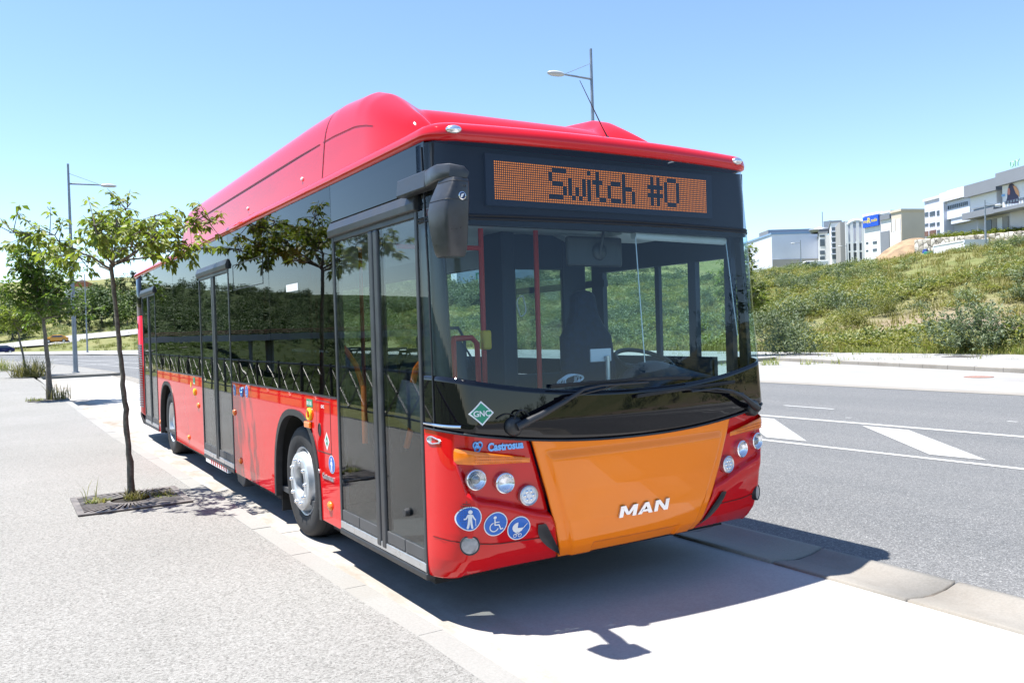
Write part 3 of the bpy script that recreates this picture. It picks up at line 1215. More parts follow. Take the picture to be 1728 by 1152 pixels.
def hatch_off(x, z):
    d = 0.0
    ax = abs(x)
    e = hatch_x(z)
    d += .022 * float(1 - sstep(e - .085, e - .06, ax)) * float(sstep(1.0, .93, z))
    d -= .02 * float(sstep(.335 + .075, .335 + .068, z)) * float(1 - sstep(.33, .34, ax - .12 * (z - .34)))
    d -= .02 * (max(0.0, .46 - z) / .12) ** 2
    return d


def fn(a, b):
    xr = -1 + 2 * a
    z = .338 + (1.03 - .338) * b
    x = xr * hatch_x(z)
    z = z_bot(x) + (zb_low(x) - z_bot(x)) * b
    return fx(x, z, hatch_off(x, z))


hatch = MB().grid(fn, 110, 90).build('front_hatch', ORANGE, BUS, smooth=55, solid=.02)


def on_front(vs, x0, z0, off, sc=1.0, rot=0.0):
    out = []
    c, s_ = math.cos(rot), math.sin(rot)
    for a, b, h in vs:
        x, z = x0 + (a * c - b * s_) * sc, z0 + (a * s_ + b * c) * sc
        ad = corner_y(u_of_x(x, z), z) if abs(x) > hatch_x(z) and z < zb_low(x) else fx(x, z, hatch_off(x, z) if z < zb_low(x) else 0)
        nn = plan(u_of_x(x, z), z)[1]
        out.append(ad + nn * (off + h))
    return out


# maker's letters on the hatch
LET = {'M': [[(0, 0), (.30, 0), (.30, 1), (0, 1)], [(1.02, 0), (1.32, 0), (1.32, 1), (1.02, 1)], [(.05, 1), (.36, 1), (.78, .18), (.54, .18)], [(1.27, 1), (.96, 1), (.54, .18), (.78, .18)]],
       'A': [[(0, 0), (.32, 0), (.74, 1), (.46, 1)], [(1.20, 0), (.88, 0), (.46, 1), (.74, 1)], [(.28, .18), (.92, .18), (.85, .38), (.35, .38)]],
       'N': [[(0, 0), (.30, 0), (.30, 1), (0, 1)], [(.86, 0), (1.16, 0), (1.16, 1), (.86, 1)], [(.02, 1), (.34, 1), (1.14, 0), (.82, 0)]]}
mb = MB()
for ch, x0 in (('M', -1.98), ('A', -.53), ('N', .80)):
    for q, poly in enumerate(LET[ch]):
        pts_ = [((x0 + a + .10 * b) * .098, (b - .5) * .070) for a, b in poly]
        top_ = on_front([(a, b, .010 + .0006 * q) for a, b in pts_], .0, .575, .004)
        bot_ = on_front([(a, b, .0) for a, b in pts_], .0, .575, .0)
        n4 = len(top_)
        mb.add(top_ + bot_, [tuple(range(n4))] + [(k, n4 + k, n4 + (k + 1) % n4, (k + 1) % n4) for k in range(n4)])
mb.build('badge', BADGE, hatch)
vs, fs = text_mesh('Castrosua', .060, .0026, .003, sx=.88)
MB().add(on_front(vs, -.935, 1.020, .007), fs).build('badge', BADGEBLUE, CORN[-1])
mb = MB()
for k in range(3):
    a0 = k * 2.094 + .5
    ring_ = [(math.cos(a0) * .014 + .017 * math.cos(t / 12 * 6.283), math.sin(a0) * .014 + .017 * math.sin(t / 12 * 6.283), 0) for t in range(13)]
    pts_ = on_front(ring_, -1.105, 1.050, .006)
    mb.tube(pts_, .0055, 6, cap=False)
mb.build('emblem', BADGEBLUE, CORN[-1], smooth=60)
# recessed line of the bumper seam
for s_, c in CORN.items():
    mb = MB()
    xs_l = [s_ * x for x in (.66, .72, .8, .88, .96, 1.02, 1.08, 1.12, 1.16, 1.2, 1.235, 1.249)]
    for za in (.487,):
        vs = []
        for x in xs_l:
            zz = za + .035 * float(sstep(.95, 1.25, abs(x)))
            for dz in (-.003, .003):
                vs.append(corner_y(u_of_x(x, zz + dz), zz + dz) + plan(u_of_x(x, zz), zz)[1] * .004)
        mb.add(vs, [(2 * i, 2 * i + 1, 2 * i + 3, 2 * i + 2) for i in range(len(xs_l) - 1)])
    mb.build('panel_gap', plain('gap_shadow_red', (.10, .004, .005), .6), c)
    # amber indicator strip
    def fn(a, b):
        ax = 1.222 - .425 * a
        zt = 1.045 - .082 * a
        zl = .958 - .022 * a
        z = zl + (zt - zl) * b
        return fx(s_ * ax, z, -.006 + .011 * math.sin(math.pi * min(1, max(0, b))) ** .35 * math.sin(math.pi * min(1, max(0, a))) ** .3)
    ind = MB().grid(fn, 40, 8).build('indicator', AMBER, c, smooth=60)
    mb = MB()
    for k in range(26):
        for r_ in range(3):
            ax = 1.13 - k * .011
            z = .965 + .016 * r_ - .0008 * k
            p = fx(s_ * ax, z, .0095)
            mb.box(p, (.004, .004, .004))
    tag(mb.build('lens_ribs', plain('dark_amber', (.55, .10, .004), .3), ind), kind='stuff')
    # three round lamps
    for (ax, z, kind) in ((1.118, .868, 0), (.945, .832, 1), (.797, .745, 2)):
        x = s_ * ax
        base = corner_y(u_of_x(x, z), z)
        n_ = plan(u_of_x(x, z), z)[1]
        e1 = Vector((-n_.y, n_.x, 0)).normalized()
        e2 = Vector((0, 0, 1))
        F = lambda a, b, h, base=base, e1=e1, n_=n_: base + e1 * a + e2 * b + n_ * (h + .018)
        r0 = .052
        lamp = MB().lathe([(r0 + .006, -.02), (r0 + .006, .012), (r0, .016), (r0 - .006, .010)], 32, F).build('headlight', CHROMEDULL if kind < 2 else ALU, c, smooth=50)
        if kind == 0:
            MB().lathe([(r0 - .004, .012), (.040, .004), (.030, -.006), (.026, -.006)], 32, F).build('reflector', CHROMEDULL, lamp, smooth=60)
            MB().lathe([(.027, -.004), (.024, .006), (.014, .012), (0, .014)], 24, F).build('bulb_lens', plain('projector_glass', (.22, .24, .26), .05, metal=.6, coat=1), lamp, smooth=80)
        elif kind == 1:
            MB().lathe([(r0 - .004, .010), (.040, -.002), (.024, -.012), (.008, -.015), (0, -.015)], 32, F).build('reflector', CHROMEDULL, lamp, smooth=80)
        else:
            mb = MB()
            mb.lathe([(r0 - .004, .010), (.03, .013), (0, .014)], 32, F)
            mb.build('reflector', plain('led_lamp', (.75, .78, .82), .25, metal=.3, var=.15, scale=60), lamp, smooth=80)
            mb = MB()
            for q in range(6):
                t = q * math.pi / 3
                mb.lathe([(.012, .012), (.009, .017), (0, .018)], 12, lambda a, b, h, t=t: F(a + .026 * math.cos(t), b + .026 * math.sin(t), h))
            mb.build('led_cells', CHROME, lamp, smooth=60)
        MB().lathe([(r0 - .002, .012), (.04, .018), (.02, .021), (0, .022)], 32, F).build('lamp_lens', LENS, lamp, smooth=80)
    # fog lamp
    x, z = s_ * 1.145, .502
    base = corner_y(u_of_x(x, z), z)
    n_ = plan(u_of_x(x, z), z)[1]
    e1 = Vector((-n_.y, n_.x, 0)).normalized()
    F = lambda a, b, h: base + e1 * a + Vector((0, 0, 1)) * b + n_ * h
    fog = MB().lathe([(.056, -.03), (.056, .008), (.050, .011), (.047, .006)], 28, F).build('fog_lamp', BLACKPL, c, smooth=50)
    MB().lathe([(.048, .007), (.03, .010), (0, .011)], 28, F).build('lamp_lens', plain('fog_glass', (.34, .36, .40), .15, metal=.7, var=.2, scale=40), fog, smooth=80)
    # black air intake
    def fn(a, b):
        z = .575 - .225 * b
        xi = lin([.35, .50, .575], [.565, .635, .685], z) - .01
        xo = lin([.35, .40, .50, .575], [.575, .645, .665, .70], z)
        xi = lin([.35, .575], [.548, .700], z) + .0
        xo = xi + .075 * math.sin(math.pi * min(1, b * .9 + .16)) ** .8 + .006
        ax = xi + (xo - xi) * a
        return corner_y(u_of_x(s_ * ax, z), z) + plan(u_of_x(s_ * ax, z), z)[1] * (.014 - .008 * math.sin(math.pi * a) * math.sin(math.pi * b) ** .5)
    MB().grid(fn, 14, 24).build('air_intake', BLACKPL, c, smooth=60)
MB().add(*text_mesh(' ', .01)) if False else None
# tiny speaker holes on the door side corner
mb = MB()
for i in range(9):
    for j in range(11):
        if (i - 4) ** 2 + (j - 5) ** 2 * .7 < 18:
            u, z = -1.42 + i * .035, .615 + j * .0135
            p = corner_y(u, z) + plan(u, z)[1] * .0025
            mb.box(p, (.005, .005, .005))
tag(mb.build('sounder_holes', BLACKPL, CORN[-1]), kind='stuff')
# chrome tag near the door
pp = [fp(-2.25 + .06 * math.cos(t / 14 * 6.283) * 7, 1.075 + .020 * math.sin(t / 14 * 6.283), .003) for t in range(15)]
MB().tube(pp, .004, 6, cap=False).add([fp(-2.25 - .38, 1.06, .001), fp(-2.25 + .38, 1.06, .001), fp(-2.25 + .38, 1.09, .001), fp(-2.25 - .38, 1.09, .001)], [(0, 1, 2, 3)]).build('maker_plate', BADGE, CORN[-1])


# ------------------------------------------------------------------ pictograms
def circ(r, n=40):
    return [(r * math.cos(2 * math.pi * k / n), r * math.sin(2 * math.pi * k / n)) for k in range(n)]


def thick(pts, w):
    """polyline as quads + round joints, 2-D"""
    P = []
    for (x0, y0), (x1, y1) in zip(pts, pts[1:]):
        d = math.hypot(x1 - x0, y1 - y0) or 1e-6
        nx, ny = -(y1 - y0) / d * w / 2, (x1 - x0) / d * w / 2
        P.append([(x0 + nx, y0 + ny), (x1 + nx, y1 + ny), (x1 - nx, y1 - ny), (x0 - nx, y0 - ny)])
    for (x, y) in pts:
        P.append([(x + a, y + b) for a, b in circ(w / 2, 10)])
    return P


def arc(cx, cy, r, a0, a1, n=16):
    return [(cx + r * math.cos(R(a0 + (a1 - a0) * k / n)), cy + r * math.sin(R(a0 + (a1 - a0) * k / n))) for k in range(n + 1)]


def pict_walk():
    P = [[(a * 1 + 0, b + .56) for a, b in circ(.17, 20)]]
    P.append([(-.19, .36), (.19, .36), (.15, -.12), (-.15, -.12)])
    P += thick([(-.17, .30), (-.30, .0), (-.42, -.04)], .11) + thick([(.17, .30), (.34, .0), (.44, -.08)], .11)
    P += thick([(-.08, -.1), (-.10, -.42), (-.16, -.74)], .17) + thick([(.08, -.1), (.12, -.42), (.20, -.74)], .17)
    P += thick([(.44, -.08), (.52, -.6)], .045)
    return P


def pict_chair():
    P = [[(a - .12, b + .56) for a, b in circ(.13, 18)]]
    P += thick([(-.12, .36), (-.06, -.08), (.28, -.08), (.46, -.46), (.62, -.42)], .10) + thick([(-.09, .16), (.26, .16)], .08)
    P += thick(arc(-.12, -.24, .36, 110, 335), .09)
    return P


def pict_pram():
    P = [arc(-.12, .06, .46, 90, 180, 14) + [(-.58, -.02), (-.12, -.02)]]
    P.append([(-.58, .03), (.40, .03), (.26, -.24), (.02, -.34), (-.26, -.34), (-.48, -.2)])
    P += thick([(.38, .0), (.66, .34)], .06) + thick([(-.3, -.3), (.12, -.56)], .05) + thick([(.12, -.3), (-.3, -.56)], .05)
    P += thick(arc(-.28, -.6, .14, 0, 360), .055) + thick(arc(.14, -.6, .14, 0, 360), .055)
    return P


def pict_dog():
    return [[(-.4, -.3), (-.4, .15), (-.1, .22), (.18, .2), (.2, .5), (.5, .42), (.48, .22), (.32, .1), (.3, -.5), (.18, -.5), (.14, -.12), (-.2, -.12), (-.26, -.5), (-.38, -.5)]]


def decal(mapf, r, pict, name, parent, bgm=BLUE, rim=True):
    def disc(rad, lift):
        mb = MB()
        vs, fs = [mapf(0, 0, lift)], []
        for q in range(1, 6):
            vs += [mapf(a * rad * q / 5, b * rad * q / 5, lift) for a, b in circ(1.0)]
        for k in range(40):
            k2 = (k + 1) % 40
            fs.append((0, 1 + k, 1 + k2))
            for q in range(4):
                fs.append((1 + q * 40 + k, 1 + (q + 1) * 40 + k, 1 + (q + 1) * 40 + k2, 1 + q * 40 + k2))
        return mb.add(vs, fs)
    base = disc(r, .0).build(name, WHITEV if rim else bgm, parent)
    if rim:
        disc(r * .92, .0010).build('sticker_field', bgm, base)
    mb = MB()
    for i, p in enumerate(pict):
        # cut long polygons into short ones so that they follow the curved skin
        mb.add([mapf(a * r, b * r, .0030 + .00003 * i) for a, b in p], [tuple(range(len(p)))])
    if pict:
        mb.build('pictogram', WHITEV, base)
    return base


def front_map(x0, z0, off=.004):
    nn = plan(u_of_x(x0, z0), z0)[1]
    e1 = Vector((-nn.y, nn.x, 0)).normalized()
    if e1.x < 0:
        e1 = -e1
    c0 = corner_y(u_of_x(x0, z0), z0) + nn * off
    # follow the skin along x
    def f(a, b, l):
        x, z = x0 + a * e1.x, z0 + b
        return corner_y(u_of_x(x, z), z) + nn * (off + l)
    return f


for x, z, pc in ((-1.150, .655, pict_walk()), (-1.005, .609, pict_chair()), (-.862, .567, pict_pram())):
    decal(front_map(x, z), .070, pc, 'access_sticker', CORN[-1])


def side_map(y0, z0, off=.002):
    return lambda a, b, l: (SX - off - l, y0 - a, z0 + b)


PANELS = [o for o in BUS.children if o.name.startswith('side_panel')]
SP1, SP2 = PANELS[0], PANELS[1]
decal(side_map(1.995, .725), .068, pict_walk(), 'access_sticker', SP1)
decal(side_map(4.43, 1.15), .062, pict_chair(), 'access_sticker', SP1)
decal(side_map(4.93, 1.14), .062, pict_pram(), 'access_sticker', SP1)
decal(side_map(7.25, 1.10), .035, [], 'round_sticker', SP2, YELLOW, False)


def rect_sticker(y0, y1, z0, z1, mat, parent, name='notice_sticker', t=.003):
    return MB().box2((SX - t, y0, z0), (SX + .001, y1, z1)).build(name, mat, parent)


g = rect_sticker(2.40, 2.545, 1.125, 1.185, GREEN, SP1)
mb = MB()
for k in range(3):
    y = 2.525 - k * .045
    mb.box2((SX - .0042, y - .012, 1.138), (SX - .0031, y + .006, 1.170))
mb.build('pictogram', WHITEV, g)
rect_sticker(6.98, 7.09, 1.13, 1.20, GREEN, SP2)
rect_sticker(6.98, 7.09, 1.12, 1.13, WHITEV, SP2)
# round yellow emergency handle cover and amber lamp
yb = MB().lathe([(.052, 0), (.052, .012), (.040, .020), (.02, .012), (0, .012)], 28, lambda a, b, h: (SX - h, 2.475 + a, 1.065 + b)).build('emergency_valve', YELLOW, SP1, smooth=50)
MB().box((SX - .016, 2.475, 1.065), (.012, .018, .05)).build('valve_knob', RED, yb, bevel=.003)
MB().box2((SX - .022, 2.435, .955), (SX, 2.575, 1.005)).build('side_indicator', AMBER, SP1, bevel=.008)
MB().lathe([(.045, 0), (.045, .014), (.03, .022), (0, .024)], 24, lambda a, b, h: (SX - h, 7.0 + a * .6, 1.02 + b)).build('emergency_valve', YELLOW, SP2, smooth=50)
# service flap
fl = MB().box2((SX - .002, 2.0, .80), (SX + .002, 2.31, 1.185)).build('service_flap', RED, SP1, bevel=.002)
mb = MB()
for a, b in (((1.994, .794), (2.0, 1.191)), ((2.31, .794), (2.316, 1.191)), ((2.0, .794), (2.31, .80)), ((2.0, 1.185), (2.31, 1.191))):
    mb.box2((SX - .0012, a[0], a[1]), (SX + .001, b[0], b[1]))
mb.build('flap_gap', BLACKPL, SP1)
MB().lathe([(.050, .0), (.050, .003), (.042, .004)], 28, lambda a, b, h: (SX - h - .002, 2.245 + a * .7, .965 + b)).lathe([(.043, .001), (0, .001)], 28, lambda a, b, h: (SX - h - .002, 2.245 + a * .7, .965 + b)).build('flap_lock', BLACKPL, fl, smooth=40)
dm = MB().add([(SX - .003, 2.085, .82), (SX - .003, 2.03, .89), (SX - .003, 2.085, .96), (SX - .003, 2.14, .89)], [(0, 1, 2, 3)]).build('hazard_sticker', WHITEV, fl)
MB().add([(SX - .0038, 2.085, .845), (SX - .0038, 2.05, .89), (SX - .0038, 2.085, .935), (SX - .0038, 2.12, .89)], [(0, 1, 2, 3)]).build('sticker_field', GREEN, dm)
vs, fs = text_mesh('GNC', .03, .0006)
MB().add([(SX - .0045, 2.085 - a, .880 + b) for a, b, h in vs], fs).build('lettering', WHITEV, dm)
vs, fs = text_mesh('GNC', .034, .001)
MB().add([(SX - .003, 2.16 - a, 1.135 + b) for a, b, h in vs], fs).build('lettering', WHITEV, fl)
vs, fs = text_mesh('Castrosua', .060, .002, .002)
MB().add([(SX - .004 - h, 2.085 - a, .600 + b) for a, b, h in vs], fs).build('badge', BADGE, SP1)
mb = MB()
for k in range(3):
    a0 = k * 2.094 + .5
    mb.tube([(SX - .004, 2.30 + .012 * math.cos(a0) + .014 * math.cos(t / 10 * 6.283), .63 + .012 * math.sin(a0) + .014 * math.sin(t / 10 * 6.283)) for t in range(11)], .005, 6, cap=False)
mb.build('emblem', BADGE, SP1, smooth=60)
mb = MB()
for k in range(3):
    a0 = k * 2.094 + .5
    mb.tube([(SX - .004, 4.62 + .022 * math.cos(a0) + .024 * math.cos(t / 10 * 6.283), 1.14 + .022 * math.sin(a0) + .024 * math.sin(t / 10 * 6.283)) for t in range(11)], .012, 6, cap=False)
mb.build('emblem', BADGEBLUE, SP1, smooth=60)
for y, z, par in ((2.06, .405, SP1), (4.97, .905, SP1), (4.78, .42, SP1), (6.82, .86, SP2), (7.5, .40, SP2), (9.75, .42, SP2)):
    MB().lathe([(.036, 0), (.036, .008), (.026, .017), (0, .020)], 20, lambda a, b, h: (SX - h, y + a * 1.25, z + b)).build('marker_lamp', AMBER, par, smooth=60)

# green gas diamond on the apron
gm = lambda a, b, l: fx(-1.085 + a, 1.235 + b, .0025 + l)
gd = MB().grid(lambda p, q: gm(.072 * (p - q), .068 * (p + q - 1), 0), 8, 8).build('gas_sticker', WHITEV, apron)
MB().grid(lambda p, q: gm(.061 * (p - q), .057 * (p + q - 1), .001), 8, 8).build('sticker_field', GREEN, gd)
vs, fs = text_mesh('GNC', .044, .0009)
MB().add([gm(a, b - .016, .0050) for a, b, h in vs], fs).build('lettering', WHITEV, gd)

# ------------------------------------------------------------------ destination display
FONT = {'S': "01111 10000 10000 01110 00001 00001 11110", 'w': "00000 00000 10001 10001 10101 10101 01010",
        'i': "1 0 1 1 1 1 1", 't': "0100 0100 1110 0100 0100 0100 0011", 'c': "0000 0000 0111 1000 1000 1000 0111",
        'h': "1000 1000 1000 1110 1001 1001 1001", ' ': "000 000 000 000 000 000 000",
        '#': "01010 01010 11111 01010 11111 01010 01010", '0': "01110 10001 10001 10001 10001 10001 01110"}
rows, cols = 17, 128
cells = [[1] * cols for _ in range(rows)]
tx = []
for ch in 'Switch #0':
    g_ = FONT[ch].split()
    w_ = len(g_[0])
    tx.append([[int(g_[r_][c]) for c in range(w_)] for r_ in range(7)])
c0 = 29
for g_ in tx:
    for r_ in range(7):
        for c in range(len(g_[0])):
            if g_[r_][c]:
                for dr in range(2):
                    for dc in range(2):
                        cells[1 + r_ * 2 + dr][c0 + c * 2 + dc] = 0
    c0 += len(g_[0]) * 2 + 1
disp = MB().box2((-.905, .190, 2.415), (.905, .214, 2.715)).build('destination_display', LEDOFF, BUS)
mb = MB()
for r_ in range(rows):
    for c in range(cols):
        if not cells[r_][c]:
            continue
        x = -.850 + 1.700 * (c + .5) / cols
        z = 2.678 - .228 * (r_ + .5) / rows
        hx, hz = .0036, .0036
        mb.add([(x - hx, .1885, z - hz), (x + hx, .1885, z - hz), (x + hx, .1885, z + hz), (x - hx, .1885, z + hz)], [(0, 1, 2, 3)])
tag(mb.build('led_matrix', LED, disp), kind='stuff')

# ------------------------------------------------------------------ roof
out = []
for k in range(57):
    u = -2 + 4 * k / 56
    p, n_ = plan(u, 2.75)
    out.append((p, n_))
nose = [(p.x, p.y, n_.x, n_.y) for p, n_ in out]
path = [(SX, y, -1, 0) for y in (11.75, 8.0, 4.0, 2.0, 1.0, .5)] + nose + [(-SX, y, 1, 0) for y in (.5, 1.0, 2.0, 4.0, 8.0, 11.75)]
rear = []
for k in range(1, 24):
    t = math.pi * k / 24
    rear.append((-SX * math.copysign(abs(math.cos(t)) ** .35, math.cos(t)), 11.75 + .42 * math.sin(t) ** .5, math.cos(t), math.sin(t)))
path += rear
prof = [(-.02, 2.757), (.006, 2.757), (.020, 2.767), (.026, 2.794), (.019, 2.826), (-.002, 2.850), (-.045, 2.868), (-.13, 2.880), (-.5, 2.900)]
n = len(path)
vs = []
for d, z in prof:
    for x, y, nx, ny in path:
        vs.append((x + nx * d, y + ny * d, z + .016 * max(0, abs(nx) - .6) / .4 * max(0, (2.86 - z) / .115)))
fs = [(j * n + i, j * n + (i + 1) % n, (j + 1) * n + (i + 1) % n, (j + 1) * n + i) for j in range(len(prof) - 1) for i in range(n)]
fs.append(tuple(range((len(prof) - 1) * n, len(prof) * n)))
roof = MB().add(vs, fs).build('roof', REDROOF, BUS, smooth=60)
MB().box2((-1.2, .45, 2.62), (1.2, 11.7, 2.75)).build('roof_core', UNDER, roof)


def pod_pt(t, y, off=0.0):
    """t 0..1 from the door side over the top to the offside"""
    a = math.pi * t
    nexp = 5.5
    c, s_ = math.cos(a), math.sin(a)
    xr = -math.copysign(abs(c) ** (2 / nexp), c)
    zr_ = abs(s_) ** (2 / nexp)
    tf = min(1, max(0, (y - .70) / .9))
    wx = 1.158 + off - .17 * (1 - min(1, tf * 1.25)) ** 2.2
    ax = abs(xr * wx)
    w = 1 - float(sstep(.74, .98, ax))
    fo = sum(lin([.72, .76, .82, .90, 1.03, 1.2, 1.36, 1.56, 2.0, 2.8], [0, .18, .32, .42, .53, .67, .80, .905, .975, 1.0], y + d_) for d_ in (-.02, 0, .02)) / 3
    fc = sum(lin([1.0, 1.08, 1.2, 1.32, 1.5], [0, .42, .78, .94, 1.0], y + d_) for d_ in (-.03, 0, .03)) / 3
    f = (.675 + off) * fo * (1 - w) + (.440 + off) * fc * w
    tr_ = min(1, max(0, (8.12 - y) / .42))
    f *= math.sin(math.pi / 2 * tr_) ** .5
    return (xr * wx, y, 2.85 + zr_ * f)


ysp = [.70 + .03 * k for k in range(67)] + [2.85, 3.0, 3.6, 4.4, 5.2, 6.0, 6.8, 7.3, 7.6] + [7.7 + .03 * k for k in range(15)]
NT = 160
mb = MB()
mb.grid(lambda a, b: pod_pt(a, ysp[int(round(b * (len(ysp) - 1)))]), NT, len(ysp) - 1)
pod = mb.build('roof_pod', REDROOF, BUS, smooth=80)
gapm = plain('pod_gap', (.10, .006, .010), .6)
mb = MB()
for y in (2.28, 7.35):
    ts = [k / 60 for k in range(61)]
    vs = []
    for t in ts:
        yy = y + .16 * math.sin(math.pi * t) ** .3 * (-1 if y < 5 else 1)
        for dy in (-.007, .007):
            vs.append(pod_pt(t, yy + dy, .0025))
    mb.add(vs, [(2 * i, 2 * i + 1, 2 * i + 3, 2 * i + 2) for i in range(60)])
for y0, y1 in ((2.30, 7.33), (1.25, 2.22)):
    vs = []
    for k in range(31):
        y = y0 + (y1 - y0) * k / 30
        w_ = .010 * math.sin(math.pi * min(1, max(.02, k / 30))) ** .3 if y0 > 2 else .004
        for t in (.042 - w_ * .35, .042 + w_ * .35):
            vs.append(pod_pt(t, y, .003))
    mb.add(vs, [(2 * i, 2 * i + 1, 2 * i + 3, 2 * i + 2) for i in range(30)])
mb.build('panel_gap', gapm, pod)
for y in (2.75, 4.5, 6.9):
    MB().lathe([(.018, 0), (.018, .010), (.010, .016), (0, .016)], 16, lambda a, b, h: (-1.155 - h, y + a, 2.975 + b)).build('pod_latch', WHITEPL, pod, smooth=50)
# dark shut line below the pod
MB().box2((-1.165, .95, 2.846), (-1.15, 8.1, 2.860)).build('pod_seal', gapm, roof)
for s_ in (-1, 1):
    p, n_ = plan(s_ * (1.02 if s_ > 0 else 1.22), 2.812)
    e1 = Vector((-n_.y, n_.x, 0))
    c0 = p + n_ * .018
    MB().lathe([(.040, 0), (.040, .012), (.032, .024), (.014, .031), (0, .032)], 20, lambda a, b, h: c0 + e1 * a * 1.15 + Vector((0, 0, 1)) * b * .62 + n_ * h).build('clearance_lamp', CHROMEDULL, roof, smooth=70)
MB().lathe([(.03, 0), (.024, .02), (.010, .05), (.008, .06)], 16, lambda a, b, h: (.13 + a + h * -.12, .34 + b, 2.88 + h)).tube([(.123, .34, 2.93), (.095, .36, 3.0), (-.05, .40, 3.30)], [.006, .004, .002], 8).build('antenna', BLACKPL, roof, smooth=60)
MB().box((-.2, 10.2, 2.93), (.7, .7, .1)).build('roof_hatch', REDROOF, roof, bevel=.04)

# ------------------------------------------------------------------ wheels
def wheel(sx, yc, front):
    F = lambda a, b, h: (sx * (1.205 + h), yc + a, .47 + b)
    tyre = MB().lathe([(.285, -.05), (.295, -.018), (.33, -.004), (.38, .002), (.43, -.004), (.452, -.018), (.464, -.05), (.470, -.10), (.470, -.24), (.455, -.28), (.30, -.28)], 56, F)
    root = tyre.build('wheel', RUBBER, BUS, smooth=40)
    mb = MB()
    for k in range(4):
        r0 = .471
        mb.lathe([(r0, -.085 - k * .05), (r0 + .0012, -.083 - k * .05), (r0 + .0012, -.077 - k * .05), (r0, -.075 - k * .05)], 56, F)
    mb.build('tread_groove', UNDER, root, smooth=40)
    if front:
        MB().lathe([(.292, -.03), (.288, -.018), (.276, -.022), (.262, -.07), (.245, -.115), (.22, -.12), (.10, -.12)], 48, F).build('rim', RIM, root, smooth=35)
        hub = MB().lathe([(.255, -.115), (.247, -.03), (.238, .018), (.226, .026), (.135, .026), (.122, .018), (.118, -.06), (.0, -.06)], 48, F).build('hub_disc', RIM, root, smooth=35)
        mb = MB()
        for q in range(10):
            t = q * math.pi / 5
            mb.lathe([(.015, .026), (.015, .044), (.009, .052), (0, .052)], 10, lambda a, b, h: F(a + .182 * math.cos(t), b + .182 * math.sin(t), h))
        mb.build('wheel_nut', CHROME, hub, smooth=40)
        mb = MB()
        for q in range(8):
            t = q * math.pi / 4 + .2
            mb.lathe([(.019, 0), (0, .001)], 12, lambda a, b, h: F((.246 + h) * math.cos(t) - a * math.sin(t), (.246 + h) * math.sin(t) + a * math.cos(t), -.062 + b))
        mb.build('hand_hole', UNDER, hub)
        MB().lathe([(.117, -.055), (.10, -.05), (.07, -.02), (.0, -.015)], 32, F).build('axle_cap', UNDER, hub, smooth=60)
    else:
        MB().lathe([(.292, -.03), (.288, -.016), (.276, -.022), (.266, -.06), (.24, -.13), (.17, -.155), (.12, -.15), (.10, -.06), (.085, -.04), (0, -.04)], 48, F).build('rim', RIM, root, smooth=35)
        mb = MB()
        for q in range(10):
            t = q * math.pi / 5
            mb.lathe([(.014, -.152), (.014, -.13), (0, -.125)], 10, lambda a, b, h: F(a + .146 * math.cos(t), b + .146 * math.sin(t), h))
        mb.build('wheel_nut', CHROME, root, smooth=40)
    return root


for yc, fr in ((YCF, True), (YCR, False)):
    for sx in (-1, 1):
        wheel(sx, yc, fr)
MB().box2((-1.18, YCF + .68, .10), (-.86, YCF + .70, .5)).build('mud_flap', RUBBER, BUS)

# ------------------------------------------------------------------ mirror on the door side corner
mb = MB()
mb.prism([(-1.258, 2.475), (-1.258, 2.565), (-1.27, 2.575), (-1.325, 2.575), (-1.335, 2.475)], .12, .50, lambda a, b, h: (a, h, b))
mir = mb.build('door_mirror', MIRRORPL, BUS, bevel=.012)
# arm sweeping round the corner, then the drooping head
def loft(sections, name, mat, parent, smooth=40, bevel=0.0):
    mb = MB()
    k = len(sections[0])
    vs = [p for s_ in sections for p in s_]
    fs = [(j * k + i, j * k + (i + 1) % k, (j + 1) * k + (i + 1) % k, (j + 1) * k + i) for j in range(len(sections) - 1) for i in range(k)]
    fs += [tuple(range(k))[::-1], tuple(range((len(sections) - 1) * k, len(sections) * k))]
    return mb.add(vs, fs).build(name, mat, parent, smooth=smooth, bevel=bevel)


def quad_sec(c, w, h, d, up):
    """rounded rectangle round c spanned by w (half) and h (half)"""
    c = Vector(c)
    res = []
    for k in range(16):
        t = 2 * math.pi * k / 16
        a = math.copysign(abs(math.cos(t)) ** .30, math.cos(t))
        b = math.copysign(abs(math.sin(t)) ** .30, math.sin(t))
        res.append(c + Vector(d) * (w * a) + Vector(up) * (h * b))
    return res


loft([quad_sec((-1.295, .12, 2.522), .036, .046, (1, 0, 0), (0, 0, 1)), quad_sec((-1.318, .0, 2.518), .046, .046, (1, .1, 0), (0, 0, 1)),
      quad_sec((-1.340, -.10, 2.512), .056, .044, (.85, .5, 0), (0, 0, 1)), quad_sec((-1.332, -.165, 2.507), .072, .040, (.40, .9, 0), (.10, .0, 1)),
      quad_sec((-1.295, -.185, 2.497), .078, .036, (.05, 1, 0), (.22, 0, .97)), quad_sec((-1.268, -.185, 2.484), .074, .022, (.0, 1, 0), (.4, 0, .9))], 'mirror_arm', MIRRORPL, mir, 40)
HS = [(2.470, -1.318, .060, -.185, .074), (2.452, -1.320, .064, -.185, .080), (2.40, -1.333, .078, -.184, .086), (2.355, -1.344, .089, -.183, .090), (2.30, -1.350, .094, -.18, .092),
      (2.22, -1.346, .088, -.175, .088), (2.14, -1.338, .079, -.168, .080), (2.095, -1.333, .073, -.162, .072), (2.074, -1.330, .066, -.16, .060)]
hd_ = loft([quad_sec((xc, yc_, z), hw * .82, hh_, (1, .12, 0), (-.12, 1, 0)) for z, xc, hw, yc_, hh_ in HS], 'mirror_head', MIRRORPL, mir, 40)
MB().box((-1.345, -.098, 2.24), (.09, .012, .28)).build('mirror_glass', CHROME, hd_, bevel=.005)
